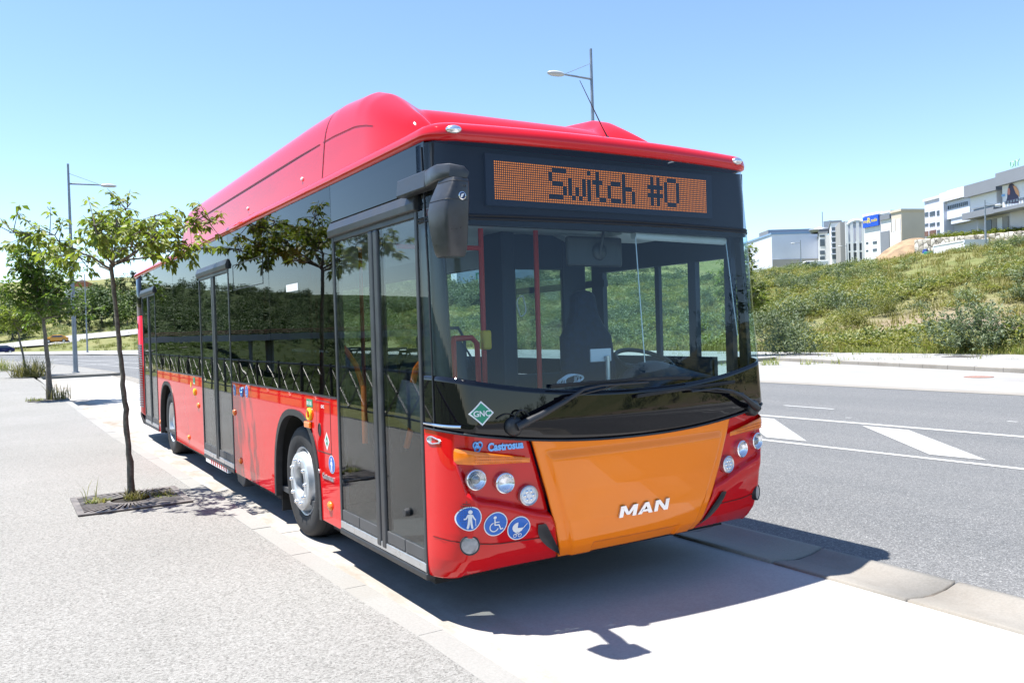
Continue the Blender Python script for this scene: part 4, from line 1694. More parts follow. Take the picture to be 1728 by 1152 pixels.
emb = MB().lathe([(.021, 0), (.021, .006), (.017, .008)], 24, lambda a, b, h: (-1.315 + a, -.268 - h, 2.375 + b)).build('emblem', CHROME, hd_, smooth=40)
MB().lathe([(.0175, .005), (0, .005)], 24, lambda a, b, h: (-1.315 + a, -.268 - h, 2.375 + b)).build('emblem_field', plain('navy_enamel', (.01, .02, .10), .2), emb)
MB().add([(-1.315 + a, -.2745, 2.375 + b) for a, b in ((-.011, -.010), (-.004, -.012), (.002, -.004), (.011, .011), (-.002, .009), (-.008, .002))], [(0, 1, 2, 3, 4, 5)]).build('emblem_mark', WHITEV, emb)
mb = MB()
for k in range(5):
    mb.box((-1.332 + k * .011, -.2655, 2.428), (.007, .004, .010))
mb.build('lettering', GREYPL, hd_)
mb = MB()
for z, xc, hw, yc_, hh_ in (HS[1], HS[3]):
    sec = quad_sec((xc, yc_, z), hw * .82 + .0008, hh_ + .0008, (1, .12, 0), (-.12, 1, 0))
    mb.tube(sec + [sec[0]], .0018, 5, cap=False)
mb.build('shell_joint', BLACKPL, hd_)

# ------------------------------------------------------------------ wipers
def wiper(xp, zp, pts, blade):
    base = fx(xp, zp, .03)
    n_ = plan(u_of_x(xp, zp), zp)[1]
    e1 = Vector((-n_.y, n_.x, 0)).normalized()
    root = MB().lathe([(.055, -.03), (.055, .012), (.045, .028), (.02, .036), (0, .036)], 24, lambda a, b, h: fx(xp, zp, 0) + e1 * a + Vector((0, 0, 1)) * b + n_ * h).build('wiper', BLACKPL, BUS, smooth=45)
    ctl = [fx(x, z, o_) for x, z, o_ in pts]
    w = [.025, .022, .015, .010, .008, .007][:len(ctl)]
    MB().tube(ctl, w, 8).build('wiper_arm', BLACKPL, root, smooth=60)
    bl = [fx(x, z, o_) for x, z, o_ in blade]
    MB().tube([p + Vector((0, -.006, .008)) for p in bl], .007, 6).tube(bl, .0095, 6).build('wiper_blade', RUBBER, root, smooth=60)
    mb = MB()
    mb.tube([ctl[2] + Vector((0, 0, .02)), (ctl[-1] + bl[len(bl) // 2]) / 2 + Vector((0, 0, .01)), bl[len(bl) // 2 + 1]], .006, 6)
    mb.build('wiper_link', BLACKPL, root, smooth=60)
    return root


wiper(-.90, 1.150, [(-.90, 1.150, .045), (-.76, 1.205, .055), (-.60, 1.27, .058), (-.46, 1.335, .055), (-.34, 1.348, .05), (.02, 1.345, .04)],
      [(-.66, 1.358, .02), (-.4, 1.362, .024), (-.1, 1.362, .024), (.2, 1.358, .022), (.40, 1.346, .018)])
wiper(1.035, 1.105, [(1.035, 1.105, .045), (.95, 1.145, .055), (.86, 1.20, .058), (.74, 1.245, .055), (.6, 1.268, .05), (.38, 1.265, .04)],
      [(.82, 1.295, .02), (.6, 1.29, .024), (.3, 1.28, .024), (.06, 1.27, .022), (-.06, 1.262, .018)])
pts = [fx(-.86 + .05 * math.cos(t), 1.165 + .075 * math.sin(t), .02 + .02 * math.sin(t)) for t in [k / 10 * 3.3 for k in range(11)]]
MB().tube(pts, .006, 6).tube([fx(-1.0 + k * .012, 1.20 + .035 * math.sin(k / 12 * 3.14) - .002 * k, .012) for k in range(13)], .004, 6).build('washer_hose', RUBBER, BUS, smooth=60)

# ------------------------------------------------------------------ inside
# dashboard with instrument hood
mb = MB()
def fn(a, b):
    x = -1.16 + 2.32 * a
    z = z_dash(x) - .16 + .13 * b
    return Vector((x, .16 + .10 * (x / 1.1) ** 2 + .62 * b, z))
mb.grid(fn, 24, 6)
dash = mb.build('dashboard', CABIN, BUS, smooth=60, solid=.25)
mb = MB()
mb.grid(lambda a, b: Vector((.42 + .70 * a, .30 + .42 * b, 1.26 + .17 * math.sin(math.pi * min(1, max(0, a))) ** .6 * (.45 + .55 * b))), 20, 8)
mb.build('instrument_hood', CABIN, dash, smooth=70, solid=.03)
sw = MB().tube([(.78 + .225 * math.cos(t), .80 + .205 * math.sin(t) , 1.42 + .085 * math.sin(t)) for t in [k / 30 * 6.2832 for k in range(31)]], .017, 8, cap=False)
sw.tube([(.57, .80, 1.41), (.78, .80, 1.37), (.99, .80, 1.41)], .016, 6).tube([(.78, .80, 1.37), (.78, .6, 1.15)], .05, 8)
sw.build('steering_wheel', BLACKPL, BUS, smooth=60)
# driver's seat
seat = MB()
seat.box((.66, 1.12, .98), (.50, .50, .16))
dseat = seat.build('driver_seat', SEATM, BUS, bevel=.05)
prof_ = [(-.16, 1.72), (-.235, 1.62), (-.25, 1.40), (-.24, 1.05), (.24, 1.05), (.25, 1.40), (.235, 1.62), (.16, 1.72), (.12, 1.80), (.105, 1.94), (.07, 1.985), (-.07, 1.985), (-.105, 1.94), (-.12, 1.80)]
MB().prism(prof_, 1.24, 1.36, lambda a, b, h: (.66 + a, h + (b - 1.0) * .10, b)).build('seat_back', SEATM, dseat, bevel=.045, seg=3)
MB().box((.66, 1.15, .65), (.4, .45, .5)).build('seat_pedestal', BLACKPL, dseat, bevel=.02)
# cab partition, door and bulkhead behind the driver
mb = MB()
mb.box2((.30, 2.02, .345), (1.17, 2.07, 1.30)).box2((.30, 2.02, 1.30), (.34, 2.07, 2.5)).box2((.92, 2.02, 1.30), (1.17, 2.07, 2.5)).box2((.34, 2.02, 2.2), (.92, 2.07, 2.5)).box2((.28, 1.0, .345), (.32, 2.02, 1.15))
part = mb.build('cab_partition', CABIN, BUS, bevel=.01)
MB().box2((.34, 2.035, 1.30), (.92, 2.045, 2.2)).build('partition_glass', GLASS_DOOR, part)
MB().box2((.22, 1.9, .345), (.36, 2.3, 2.5)).build('cab_post', CABIN, part, bevel=.02)
# poles
mb = MB()
for (x, y, z0, z1, m_) in ((.10, 1.20, .345, 2.48, POLE), (-.36, 1.22, .345, 2.46, POLE), (-1.12, .50, .345, 2.45, POLE), (-.42, 3.4, .345, 2.5, POLE), (.42, 3.4, .345, 2.5, POLE), (-.42, 4.9, .345, 2.5, POLE), (-.42, 6.7, .345, 2.5, POLE), (.42, 7.2, .345, 2.5, POLE)):
    MB().tube([(x, y, z0), (x, y, z1)], .019, 10).build('handrail', m_, BUS, smooth=60)
MB().tube([(-1.1, .98, .95), (-1.1, .90, 1.08), (-1.1, .885, 1.30), (-1.1, .80, 1.46), (-1.1, .73, 1.50)], .02, 10).build('door_handrail', POLEOR, d1, smooth=60)
MB().tube([(-1.1, 1.70, .9), (-1.1, 1.70, 1.30), (-1.1, 1.83, 1.46), (-1.1, 2.06, 1.585), (-1.1, 2.15, 1.585)], .02, 10).build('door_handrail', POLEOR, d1, smooth=60)
MB().tube([(-.75, .95, 1.25), (-.75, .95, 1.60), (-.72, 1.0, 1.64), (-.5, 1.15, 1.64), (-.44, 1.18, 1.60), (-.42, 1.2, 1.2)], .02, 10).build('handrail', POLE, BUS, smooth=60)
MB().tube([(-1.0, 1.25, 2.28), (-.36, 1.22, 2.28)], .018, 10).build('handrail', POLE, BUS, smooth=60)
MB().box((-.36, 1.19, 1.62), (.07, .06, .14)).build('ticket_validator', YELLOW, BUS, bevel=.015)
# passenger seats: back shell with a grab frame
def pseat(x, y, z):
    b = MB().prism([(-.20, z + .02), (.20, z + .02), (.215, z + .45), (.17, z + .56), (-.17, z + .56), (-.215, z + .45)], -.03, .03, lambda a, b_, h: (x + a, y + h + (b_ - z) * .14, b_))
    root = b.build('passenger_seat', SEATSH, BUS, bevel=.02)
    MB().box((x, y - .24, z + .0), (.42, .44, .07)).build('cushion', SEATM, root, bevel=.025)
    MB().tube([(x - .21, y + .04, z + .3), (x - .215, y + .075, z + .55), (x - .17, y + .09, z + .635), (x + .17, y + .09, z + .635), (x + .215, y + .075, z + .55), (x + .21, y + .04, z + .3)], .014, 8).build('grab_frame', SEATSH, root, smooth=60)
    MB().box((x, y - .2, (z + .35) / 2), (.08, .3, z - .36)).build('seat_post', BLACKPL, root)


pseat(-.22, 2.1, 1.08)
for y in (4.1, 4.9, 5.7, 6.5, 7.3):
    for x in (.48, .94):
        pseat(x, y, .85)
for y in (3.9, 4.7):
    for x in (-.94,):
        pseat(x, y, .85)
for y in (7.6, 8.4):
    for x in (-.94, -.48):
        pseat(x, y, .95)
# rear view mirror, blind and odds and ends behind the screen
im = MB().box((.06, .44, 2.19), (.46, .035, .20)).build('cabin_mirror', BLACKPL, BUS, bevel=.03, seg=3)
MB().lathe([(.06, 0), (.05, .015), (0, .018)], 20, lambda a, b, h: (.09 + a, .42 - h, 2.19 + b)).tube([(.08, .41, 2.17), (.085, .38, 2.28), (.10, .38, 2.34), (.12, .42, 2.37)], .010, 8).box((.14, .42, 2.375), (.14, .1, .035)).build('mirror_bracket', BLACKPL, im, smooth=60)
bl = MB().tube([(.24, .25, 2.285), (1.10, .28, 2.275)], .028, 12).build('roller_blind', CEIL, BUS, smooth=60)
MB().tube([(.24, .23, 2.27), (.24, .17, 1.45)], .004, 6).tube([(1.10, .26, 2.27), (1.13, .20, 1.6)], .004, 6).build('blind_guide', ALU, bl)
MB().box2((.24, .36, 2.30), (.75, .8, 2.34)).build('sun_visor', CEIL, BUS, bevel=.01)
cm = MB().box((.02, .35, 1.505), (.17, .012, .085)).build('fare_display', WHITEPL, BUS, bevel=.004)
MB().tube([(.06, .33, 1.22), (.06, .33, 1.47), (.055, .33, 1.50)], .016, 10).build('display_stalk', ALU, cm, smooth=60)
tag(MB().tube([(-.28 + .07 * math.cos(t * 2.1) * (1 + .2 * math.sin(t * 5)), .28 + .03 * math.sin(t * 1.3), 1.36 + .035 * math.sin(t * 2.1 + .4)) for t in [k * .16 for k in range(150)]], .004, 5).build('cable_coil', WHITEPL, None, smooth=60), 'pale coiled cable lying on the dashboard behind the windscreen', 'cable')
tag(MB().tube([(-.03 + .035 * math.cos(t), 1.22 + .01 * math.sin(3 * t), 1.86 + .075 * math.sin(t)) for t in [k * .21 for k in range(90)]], .005, 5).build('cable_coil', WHITEPL, None, smooth=60), 'pale cable coil hanging on the red pole inside the bus', 'cable')


# ================================================================== street trees
LEAF1 = leafmat('young_tree_leaf', [(.060, .092, .018), (.125, .170, .030), (.205, .245, .050), (.29, .30, .085)], .42, 4)
LEAF2 = leafmat('maple_leaf', [(.045, .085, .016), (.090, .150, .025), (.150, .220, .042), (.23, .29, .07)], .4, 3)
BARK = plain('grey_bark', (.13, .115, .095), .85, var=.45, scale=22, bmp=.5)
BARKD = plain('brown_bark', (.12, .105, .08), .85, var=.5, scale=26, bmp=.6)


def leaf_cloud(twigs, per, size, seed, droop=.6, width=.45):
    """folded pointed leaves along twigs [(p0,p1)] -> V,F (triangles)"""
    rg = np.random.default_rng(seed)
    P0 = np.array([t[0] for t in twigs])
    P1 = np.array([t[1] for t in twigs])
    n = len(twigs) * per
    k = np.repeat(np.arange(len(twigs)), per)
    t = rg.uniform(.15, 1.05, n)[:, None]
    base = P0[k] * (1 - t) + P1[k] * t
    az = rg.uniform(0, 2 * np.pi, n)
    d = np.stack([np.cos(az), np.sin(az), rg.normal(-droop, .45, n)], -1)
    ax = P1[k] - P0[k]
    ax /= np.linalg.norm(ax, axis=1, keepdims=True) + 1e-9
    d = d + ax * .5
    d /= np.linalg.norm(d, axis=1, keepdims=True)
    up = np.stack([rg.normal(0, .5, n), rg.normal(0, .5, n), np.ones(n)], -1)
    side = np.cross(d, up)
    side /= np.linalg.norm(side, axis=1, keepdims=True) + 1e-9
    nrm = np.cross(side, d)
    L = (size * rg.uniform(.6, 1.25, n))[:, None]
    w = L * width * .5
    st = base + d * L * .18
    mid = base + d * L * .62 - nrm * L * .03
    tip = base + d * L * 1.1 + np.array([0, 0, -1]) * L * .12
    a = mid + side * w + nrm * L * .10
    b = mid - side * w + nrm * L * .10
    V = np.stack([st, a, mid, b, tip], 1).reshape(-1, 3)
    o = np.arange(n)[:, None] * 5
    F = np.concatenate([o + np.array([[0, 1, 2]]), o + np.array([[0, 2, 3]]), o + np.array([[1, 4, 2]]), o + np.array([[2, 4, 3]])], 0)
    return V, F


def make_tree(name, label, group, loc, trunk, limbs, ntw, per, leaf, lmat, bmat, seed, tw=.30, droop=.6, r0=.055, cat='tree', spread=.26):
    rg = random.Random(seed)
    root = empty(name, loc, label, cat, group)
    base = Vector(loc)
    mb = MB()
    T = [Vector(p) for p in trunk]
    rad = [r0 * (1 - .45 * i / (len(T) - 1)) for i in range(len(T))]
    rad[0] *= 1.25
    # knobbly trunk
    fine, fr = [], []
    for i in range(len(T) - 1):
        for k in range(6):
            t = k / 6
            fine.append(T[i].lerp(T[i + 1], t) + Vector((rg.gauss(0, .0035), rg.gauss(0, .0035), 0)))
            fr.append((rad[i] * (1 - t) + rad[i + 1] * t) * rg.uniform(.93, 1.1))
    fine.append(T[-1])
    fr.append(rad[-1])
    mb.tube([base + p for p in fine], fr, 12)
    tr = mb.build('trunk', bmat, root, smooth=60)
    mb = MB()
    twigs = []
    for li, limb in enumerate(limbs):
        P = [Vector(p) for p in limb]
        ln = sum((q - p).length for p, q in zip(P, P[1:]))
        fine, fr = [], []
        ns = 10
        for k in range(ns + 1):
            t = k / ns * (len(P) - 1)
            i = min(int(t), len(P) - 2)
            f_ = t - i
            p = P[i].lerp(P[i + 1], f_)
            if 0 < k < ns:
                p = p + Vector((rg.gauss(0, .02), rg.gauss(0, .02), rg.gauss(0, .015)))
            fine.append(p)
            fr.append(max(.004, rad[-1] * .62 * (1 - .85 * k / ns)))
        mb.tube([base + p for p in fine], fr, 7)
        nt_ = max(3, int(ntw * ln))
        for q in range(nt_):
            t = rg.uniform(.28, 1.0) ** .8
            i = min(int(t * ns), ns - 1)
            p = fine[i].lerp(fine[i + 1], t * ns - i)
            d = Vector((rg.gauss(0, 1), rg.gauss(0, 1), rg.gauss(.15, .75))).normalized()
            e = p + d * tw * rg.uniform(.5, 1.25)
            off = Vector((rg.gauss(0, spread * .35), rg.gauss(0, spread * .35), rg.gauss(0, spread * .3)))
            m_ = p.lerp(e, .5) + off * .3
            mb.tube([base + p, base + m_, base + e + off * .5], [.006, .004, .002], 4, cap=False)
            twigs.append((tuple(m_), tuple(e + off * .5)))
    mb.build('branches', bmat, root, smooth=60)
    V, F = leaf_cloud(twigs, per, leaf, seed, droop)
    np_obj('crown', V, F, lmat, parent=root)
    return root


# lateral / depth axes of the first tree as seen from the kerb: a along (0.85,-0.52), b along (0.52,0.85)
def lat(a, z, b=0.0):
    return (a * .851 + b * .525, -a * .525 + b * .851, z)


T1 = (-2.24, 5.17, .10)
lat0 = lat


def lat(a, z, b=0.0):
    return lat0(a * .88 - .12, 2.32 + (z - 2.40) * .84, b * .9)


limbs1 = [
    [lat(-.02, 2.38), lat(-.22, 2.46, .1), lat(-.50, 2.60, .15), lat(-.90, 2.62, .1)],
    [lat(-.02, 2.40), lat(-.18, 2.58, -.25), lat(-.42, 2.74, -.55), lat(-.72, 2.76, -.7)],
    [lat(0, 2.42), lat(-.06, 2.75, .2), lat(-.22, 2.98, .45), lat(-.45, 3.02, .6)],
    [lat(.02, 2.42), lat(.10, 2.70, -.1), lat(.16, 3.00, -.1), lat(.30, 3.16, -.1)],
    [lat(.02, 2.44), lat(.20, 2.62, .2), lat(.38, 2.82, .4), lat(.30, 3.10, .5)],
    [lat(.03, 2.42), lat(.22, 2.60, -.2), lat(.52, 2.80, -.35), lat(.72, 2.84, -.45)],
    [lat(.03, 2.44), lat(.30, 2.66, .15), lat(.66, 2.88, .25), lat(1.10, 2.96, .2)],
    [lat(.02, 2.42), lat(.14, 2.58, -.5), lat(.28, 2.72, -.8), lat(.32, 2.78, -1.0)],
    [lat(.02, 2.46), lat(.05, 2.66, .5), lat(-.05, 2.80, .9), lat(.05, 2.86, 1.1)],
    [lat(.04, 2.44), lat(.34, 2.60, .3), lat(.62, 2.66, .6), lat(.80, 2.70, .8)],
]
tree1 = make_tree('street_tree', 'thin street tree with a flat spreading crown in the nearest iron grate beside the bus', 'street trees along the footpath', T1,
                  [(.0, .0, -.05), (-.012, .006, .45), (-.028, .018, .9), (-.05, .03, 1.4), (-.08, .05, 1.95), (-.105, .065, 2.36)], limbs1, 25, 12, .086, LEAF1, BARKD, 11, tw=.24, droop=.75, r0=.031, spread=.2)


def round_limbs(seed, n, z0, h, w, low=.25):
    rg = random.Random(seed)
    L = []
    for k in range(n):
        a = 2 * math.pi * k / n + rg.uniform(-.3, .3)
        el = rg.uniform(low, 1.0)
        rr = w * (1 - .55 * el * el) * rg.uniform(.75, 1.1)
        zz = z0 + h * el * rg.uniform(.85, 1.05)
        L.append([(0, 0, z0 + rg.uniform(-.1, .15)), (.35 * rr * math.cos(a), .35 * rr * math.sin(a), z0 + (zz - z0) * .5), (rr * math.cos(a), rr * math.sin(a), zz)])
    return L


make_tree('street_tree', 'bushy dark green street tree in the second grate, just left of the lamp post', 'street trees along the footpath', (-2.27, 22.3, .10),
          [(.1, 0, 0), (.09, 0, 1.0), (.02, 0, 2.2)], round_limbs(3, 16, 2.25, 2.2, 1.25, .12), 17, 11, .155, LEAF2, BARK, 21, tw=.34, droop=.3, r0=.075, spread=.35)
make_tree('street_tree', 'small light green street tree growing out of long grass at the left edge', 'street trees along the footpath', (-2.4, 41.6, .13),
          [(.15, 0, 0), (.05, 0, 1.0), (-.12, 0, 2.1)], round_limbs(5, 14, 2.2, 2.0, 1.6, .2), 15, 11, .17, LEAF1, BARK, 31, tw=.4, droop=.3, r0=.06, spread=.4)
make_tree('street_tree', 'street tree on the far footpath half hidden behind the right edge of the bus', 'street trees along the footpath', (25.4, 22.6, .14),
          [(0, 0, 0), (.05, 0, 1.0), (0, 0, 2.0)], round_limbs(8, 18, 1.9, 3.1, 1.25, .05), 20, 11, .16, LEAF1, BARK, 41, tw=.4, droop=.4, r0=.07, spread=.35)

# tree grates
def grate(x, y, z, label, cat='tree grate', sc=1.0, group='tree grates'):
    root = empty('tree_grate', (x, y, z), label, cat, group)
    S, q = .50, .06
    mb = MB()
    for a, b in (((-S, -S), (S, -S + q)), ((-S, S - q), (S, S)), ((-S, -S + q), (-S + q, S - q)), ((S - q, -S + q), (S, S - q))):
        mb.box2((x + a[0], y + a[1], z + .006), (x + b[0], y + b[1], z + .020))
    mb.build('frame', IRON, root, bevel=.003)
    mb = MB()
    nb = 52
    for k in range(nb):
        t = 2 * math.pi * (k + .5) / nb
        c, s_ = math.cos(t), math.sin(t)
        ro = (S - q * .6) / max(abs(c), abs(s_))
        ri = .205
        w0, w1 = .0075, .0115 + .004 * (ro - .4) / .2
        px_, py_ = -s_, c
        pts = [(c * ri + px_ * w0, s_ * ri + py_ * w0), (c * ro + px_ * w1, s_ * ro + py_ * w1), (c * ro - px_ * w1, s_ * ro - py_ * w1), (c * ri - px_ * w0, s_ * ri - py_ * w0)]
        mb.prism([(x + a, y + b) for a, b in pts], z + .008, z + .018, lambda a, b, h: (a, b, h))
    mb.lathe([(.215, .006), (.215, .0205), (.18, .0205), (.18, .006)], 48, lambda a, b, h: (x + a, y + b, z + h))
    mb.build('bars', IRON, root)
    MB().box2((x - S + .02, y - S + .02, z - .03), (x + S - .02, y + S - .02, z + .003)).build('soil_pit', SOIL, root)
    return root


grate(-2.27, 5.03, .10, 'square cast iron grate with radiating slots round the nearest tree')
grate(-2.21, 22.3, .10, 'dark iron grate at the foot of the bushy second tree')
# flat covers on the far footpath and a manhole
grate(27.3, 13.6, FZ, 'dark square tree pit cover on the far footpath by the right edge')
grate(27.4, 20.2, FZ, 'dark square tree pit cover on the far footpath next to the bus')
mh = MB().lathe([(.0, .006), (.31, .006), (.33, .012), (.36, .012), (.36, .0)], 36, lambda a, b, h: (19.2 + a, 8.5 + b, .008 + h)).build('manhole_cover', plain('rusty_iron', (.24, .13, .10), .8, var=.3, scale=12), None)
tag(mh, 'round rusty manhole cover in the pale bay across the road', 'manhole cover')

# grass tufts
GRASS = leafmat('grass_blade', [(.075, .10, .025), (.14, .18, .045), (.23, .23, .085), (.34, .29, .14)], .3, 6, .6)
DRYG = leafmat('dry_grass', [(.10, .095, .03), (.19, .175, .055), (.30, .26, .11)], .25, 6, .7)


def blades(n, r, h, seed, lean=.5, w=.006, ell=1.0):
    rg = np.random.default_rng(seed)
    a = rg.uniform(0, 2 * np.pi, n)
    rr = r * np.sqrt(rg.uniform(0, 1, n))
    base = np.stack([rr * np.cos(a), rr * np.sin(a) * ell, np.zeros(n)], -1)
    d = rg.uniform(0, 2 * np.pi, n)
    L = h * rg.uniform(.45, 1.1, n)
    ln = lean * rg.uniform(.2, 1.2, n)
    dir_ = np.stack([np.cos(d) * ln, np.sin(d) * ln, np.ones(n)], -1)
    dir_ /= np.linalg.norm(dir_, axis=1, keepdims=True)
    side = np.stack([-np.sin(d), np.cos(d), np.zeros(n)], -1) * w
    mid = base + dir_ * (L * .55)[:, None]
    tip = base + dir_ * L[:, None] + np.stack([np.cos(d) * L * ln * .5, np.sin(d) * L * ln * .5, -L * ln * .25], -1)
    V = np.stack([base - side, base + side, mid - side * .8, mid + side * .8, tip], 1).reshape(-1, 3)
    o = np.arange(n)[:, None] * 5
    F = np.concatenate([o + np.array([[0, 1, 3]]), o + np.array([[0, 3, 2]]), o + np.array([[2, 3, 4]])], 0)
    return V, F


def tuft(loc, n, r, h, seed, mat, label, cat='grass tuft', lean=.5, w=.006, ell=1.0, name='grass_tuft'):
    V, F = blades(n, r, h, seed, lean, w, ell)
    o = np_obj(name, V, F, mat)
    o.location = loc
    return tag(o, label, cat, 'grass growing round the tree pits')


tuft((-2.22, 5.08, .11), 130, .11, .13, 1, DRYG, 'dry tan grass tuft round the foot of the nearest tree', lean=.9, w=.004)
tuft((-2.02, 5.08, .11), 120, .16, .09, 2, DRYG, 'low dry grass lying on the right half of the nearest grate', lean=1.4, w=.004, ell=.5)
tuft((-2.54, 5.10, .11), 60, .11, .08, 3, GRASS, 'low green weed lying on the left half of the nearest grate', lean=1.1, w=.010, ell=.8)
tuft((-2.60, 5.25, .11), 9, .06, .24, 4, GRASS, 'few tall grass stalks at the left corner of the nearest grate', lean=.35, w=.004)
tuft((-1.95, 4.98, .11), 40, .10, .05, 6, GRASS, 'tiny green weed on the right side of the nearest grate', lean=1.3, w=.007)
tuft((-1.95, 22.2, .11), 80, .34, .50, 5, DRYG, 'dark dry weeds in the second tree grate', lean=.35, w=.010, ell=.5)
tuft((-2.55, 22.1, .11), 60, .25, .14, 15, GRASS, 'pale short grass left of the second tree', lean=.9, w=.01)
tuft((-2.15, 40.6, .13), 420, .80, 1.15, 7, DRYG, 'long yellow green grass clump under the third tree', lean=.75, w=.011)
tuft((-3.3, 52.0, .13), 160, .6, 1.0, 8, GRASS, 'pale grass clump on the footpath at the far left', lean=.7, w=.012)


# ================================================================== lamps
def street_lamp(loc, h, arm_dir, label, arm=2.5, group='street lamps'):
    root = empty('street_lamp', loc, label, 'street lamp', group)
    x, y, z = loc
    MB().tube([(x, y, z), (x, y, z + .05), (x, y, z + .06), (x, y, z + h * .5), (x, y, z + h)], [.17, .17, .115, .085, .05], 14).build('pole', GALV, root, smooth=50)
    c, s_ = arm_dir
    za = z + h * .905
    MB().tube([(x, y, za), (x + c * arm, y + s_ * arm, za + .03)], [.045, .032], 8).build('arm', GALV, root, smooth=60)
    MB().tube([(x, y, z + h * .955), (x + c * arm * .88, y + s_ * arm * .88, za + .06)], .010, 6).build('stay_rod', GALV, root)
    # flat oval lamp head
    mb = MB()
    prof = [(0, .20), (.20, .19), (.34, .14), (.40, .06), (.38, .0), (.30, -.05), (0, -.07)]
    k = 20
    vs, fs = [], []
    for (r_, hh) in prof:
        for q in range(k):
            t = 2 * math.pi * q / k
            a, b = r_ * .95 * math.cos(t), r_ * .42 * math.sin(t)
            xx = arm + .26 + a
            vs.append((x + c * xx - s_ * b, y + s_ * xx + c * b, za + hh * .65 - .02))
    for i in range(len(prof) - 1):
        for q in range(k):
            q2 = (q + 1) % k
            fs.append((i * k + q, i * k + q2, (i + 1) * k + q2, (i + 1) * k + q))
    mb.add(vs, fs).build('lamp_head', plain('lamp_shell', (.48, .49, .50), .4, var=.05), root, smooth=60)
    MB().box((x + c * .0, y + s_ * .0, z + .9), (.11, .20, .32)).build('hatch_door', GALV, root, bevel=.01)
    return root


street_lamp((-.07, 43.0, .13), 10.45, (1, .0), 'tall grey street lamp on the kerb build-out left of the bus, arm over the road', 1.55)
street_lamp((16.4, 21.55, .14), 12.2, (-1, .05), 'tall grey street lamp rising behind the bus roof, arm to the left', 1.35)
street_lamp((7.2, 125.5, .14), 10.9, (-1, -.1), 'distant grey street lamp across the road, seen left of the first tree', 1.5)


def hill_lamp(px, pyb, pyt, dist, side, label):
    g, d = ground_hit(px, pyb, 40, 500)
    p = at(px, pyb, dist)
    h = (pyb - pyt) / FPX * dist * math.hypot(*(ray(px, pyb)[:2])) ** -1
    street_lamp((p[0], p[1], p[2]), h, (AX_R[0] * side, AX_R[1] * side), label, arm=h * .19)


hill_lamp(1664, 436, 338, 92, 1, 'thin street lamp on the bank in front of the white facade')
hill_lamp(1595, 415, 385, 118, -1, 'thin street lamp before the lilac office wing')
hill_lamp(1352, 458, 405, 150, -1, 'thin street lamp in front of the big pale warehouse')
hill_lamp(1430, 456, 411, 146, -1, 'thin street lamp before the glazed frame building')

# ================================================================== buildings on the rise
def wallmat(name, col, rough=.7, rib=0.0, ax=0):
    m, t, b = new_mat(name)
    co = coords(t)
    n = noise(t, co, .35, 5)
    c = ramp(t, n, [(.3, tuple(v * .9 for v in col)), (.7, col)])
    if rib:
        wv = t.nodes.new('ShaderNodeTexWave')
        wv.bands_direction = 'Z' if ax == 2 else 'DIAGONAL'
        wv.inputs['Scale'].default_value = rib
        t.links.new(co, wv.inputs[0])
        c = mix(t, 1.0, c, ramp(t, wv.outputs[0], [(.0, (.86,) * 3), (.3, (1,) * 3)]), 'MULTIPLY')
    t.links.new(c, b.inputs['Base Color'])
    b.inputs['Roughness'].default_value = rough
    return m


W_WHITE = wallmat('white_render', (.80, .80, .81))
W_LILAC = wallmat('lilac_cladding', (.68, .70, .79), .5, .0)
W_GREY = wallmat('grey_block', (.58, .575, .58), .8)
W_PALE = wallmat('pale_grey_cladding', (.66, .70, .82), .5)
W_DARK = wallmat('dark_grey_fascia', (.22, .235, .27), .6)
W_BEIGE = wallmat('beige_render', (.60, .52, .43))
W_CONC = wallmat('raw_concrete', (.36, .35, .345), .85)
WINDOW = plain('facade_glass', (.07, .09, .12), .12, var=.3, scale=.8)
W_BLUE = plain('sign_blue', (.015, .09, .60), .5, var=.05)
W_YEL = plain('sign_yellow', (.75, .60, .10), .5)
W_GREEN = plain('sign_green', (.42, .72, .52), .5)
BROWN = plain('shopfront_brown', (.16, .09, .07), .6, var=.3, scale=1)


class Facade:
    """a wall standing between two points of ground; u,z positions given as seen in the photo"""

    def __init__(s, px0, px1, d0, alpha, pyref=430):
        al = R(alpha)
        dr = np.array([math.sin(al), math.cos(al)])
        p0 = at(px0, pyref, d0)[:2]
        d = ray(px1, pyref)[:2]
        # intersect viewing direction with the wall line
        A = np.array([[dr[0], -d[0]], [dr[1], -d[1]]])
        s_, t_ = np.linalg.solve(A, CAM[:2] - p0)
        s.p0, s.p1 = p0, p0 + dr * s_
        s.n = np.array([-(s.p1 - s.p0)[1], (s.p1 - s.p0)[0]])
        s.n /= np.linalg.norm(s.n)
        if np.dot(s.n, CAM[:2] - s.p0) < 0:
            s.n = -s.n
        s.t = (s.p1 - s.p0) / np.linalg.norm(s.p1 - s.p0)
        s.len = np.linalg.norm(s.p1 - s.p0)

    def uz(s, px, py):
        d = ray(px, py)
        k = np.dot(s.n, s.p0 - CAM[:2]) / np.dot(s.n, d[:2])
        P = CAM + d * k
        return float(np.dot(P[:2] - s.p0, s.t)), float(P[2])

    def pt(s, u, z, out=0.0):
        q = s.p0 + s.t * u + s.n * out
        return (q[0], q[1], z)

    def slab(s, u0, u1, z0, z1, o0, o1):
        """box on the wall from outset o0 to o1"""
        mb = MB()
        vs = [s.pt(u, z, o) for o in (o0, o1) for u, z in ((u0, z0), (u1, z0), (u1, z1), (u0, z1))]
        return mb.add(vs, [(0, 1, 2, 3), (4, 7, 6, 5), (0, 4, 5, 1), (1, 5, 6, 2), (2, 6, 7, 3), (3, 7, 4, 0)])

    def box_px(s, pxa, pya, pxb, pyb, o0, o1):
        """rectangle seen at (pxa,pya)-(pxb,pyb) as its diagonal"""
        ua, za = s.uz(pxa, pya)
        ub, zb_ = s.uz(pxb, pyb)
        return s.slab(min(ua, ub), max(ua, ub), min(za, zb_), max(za, zb_), o0, o1)


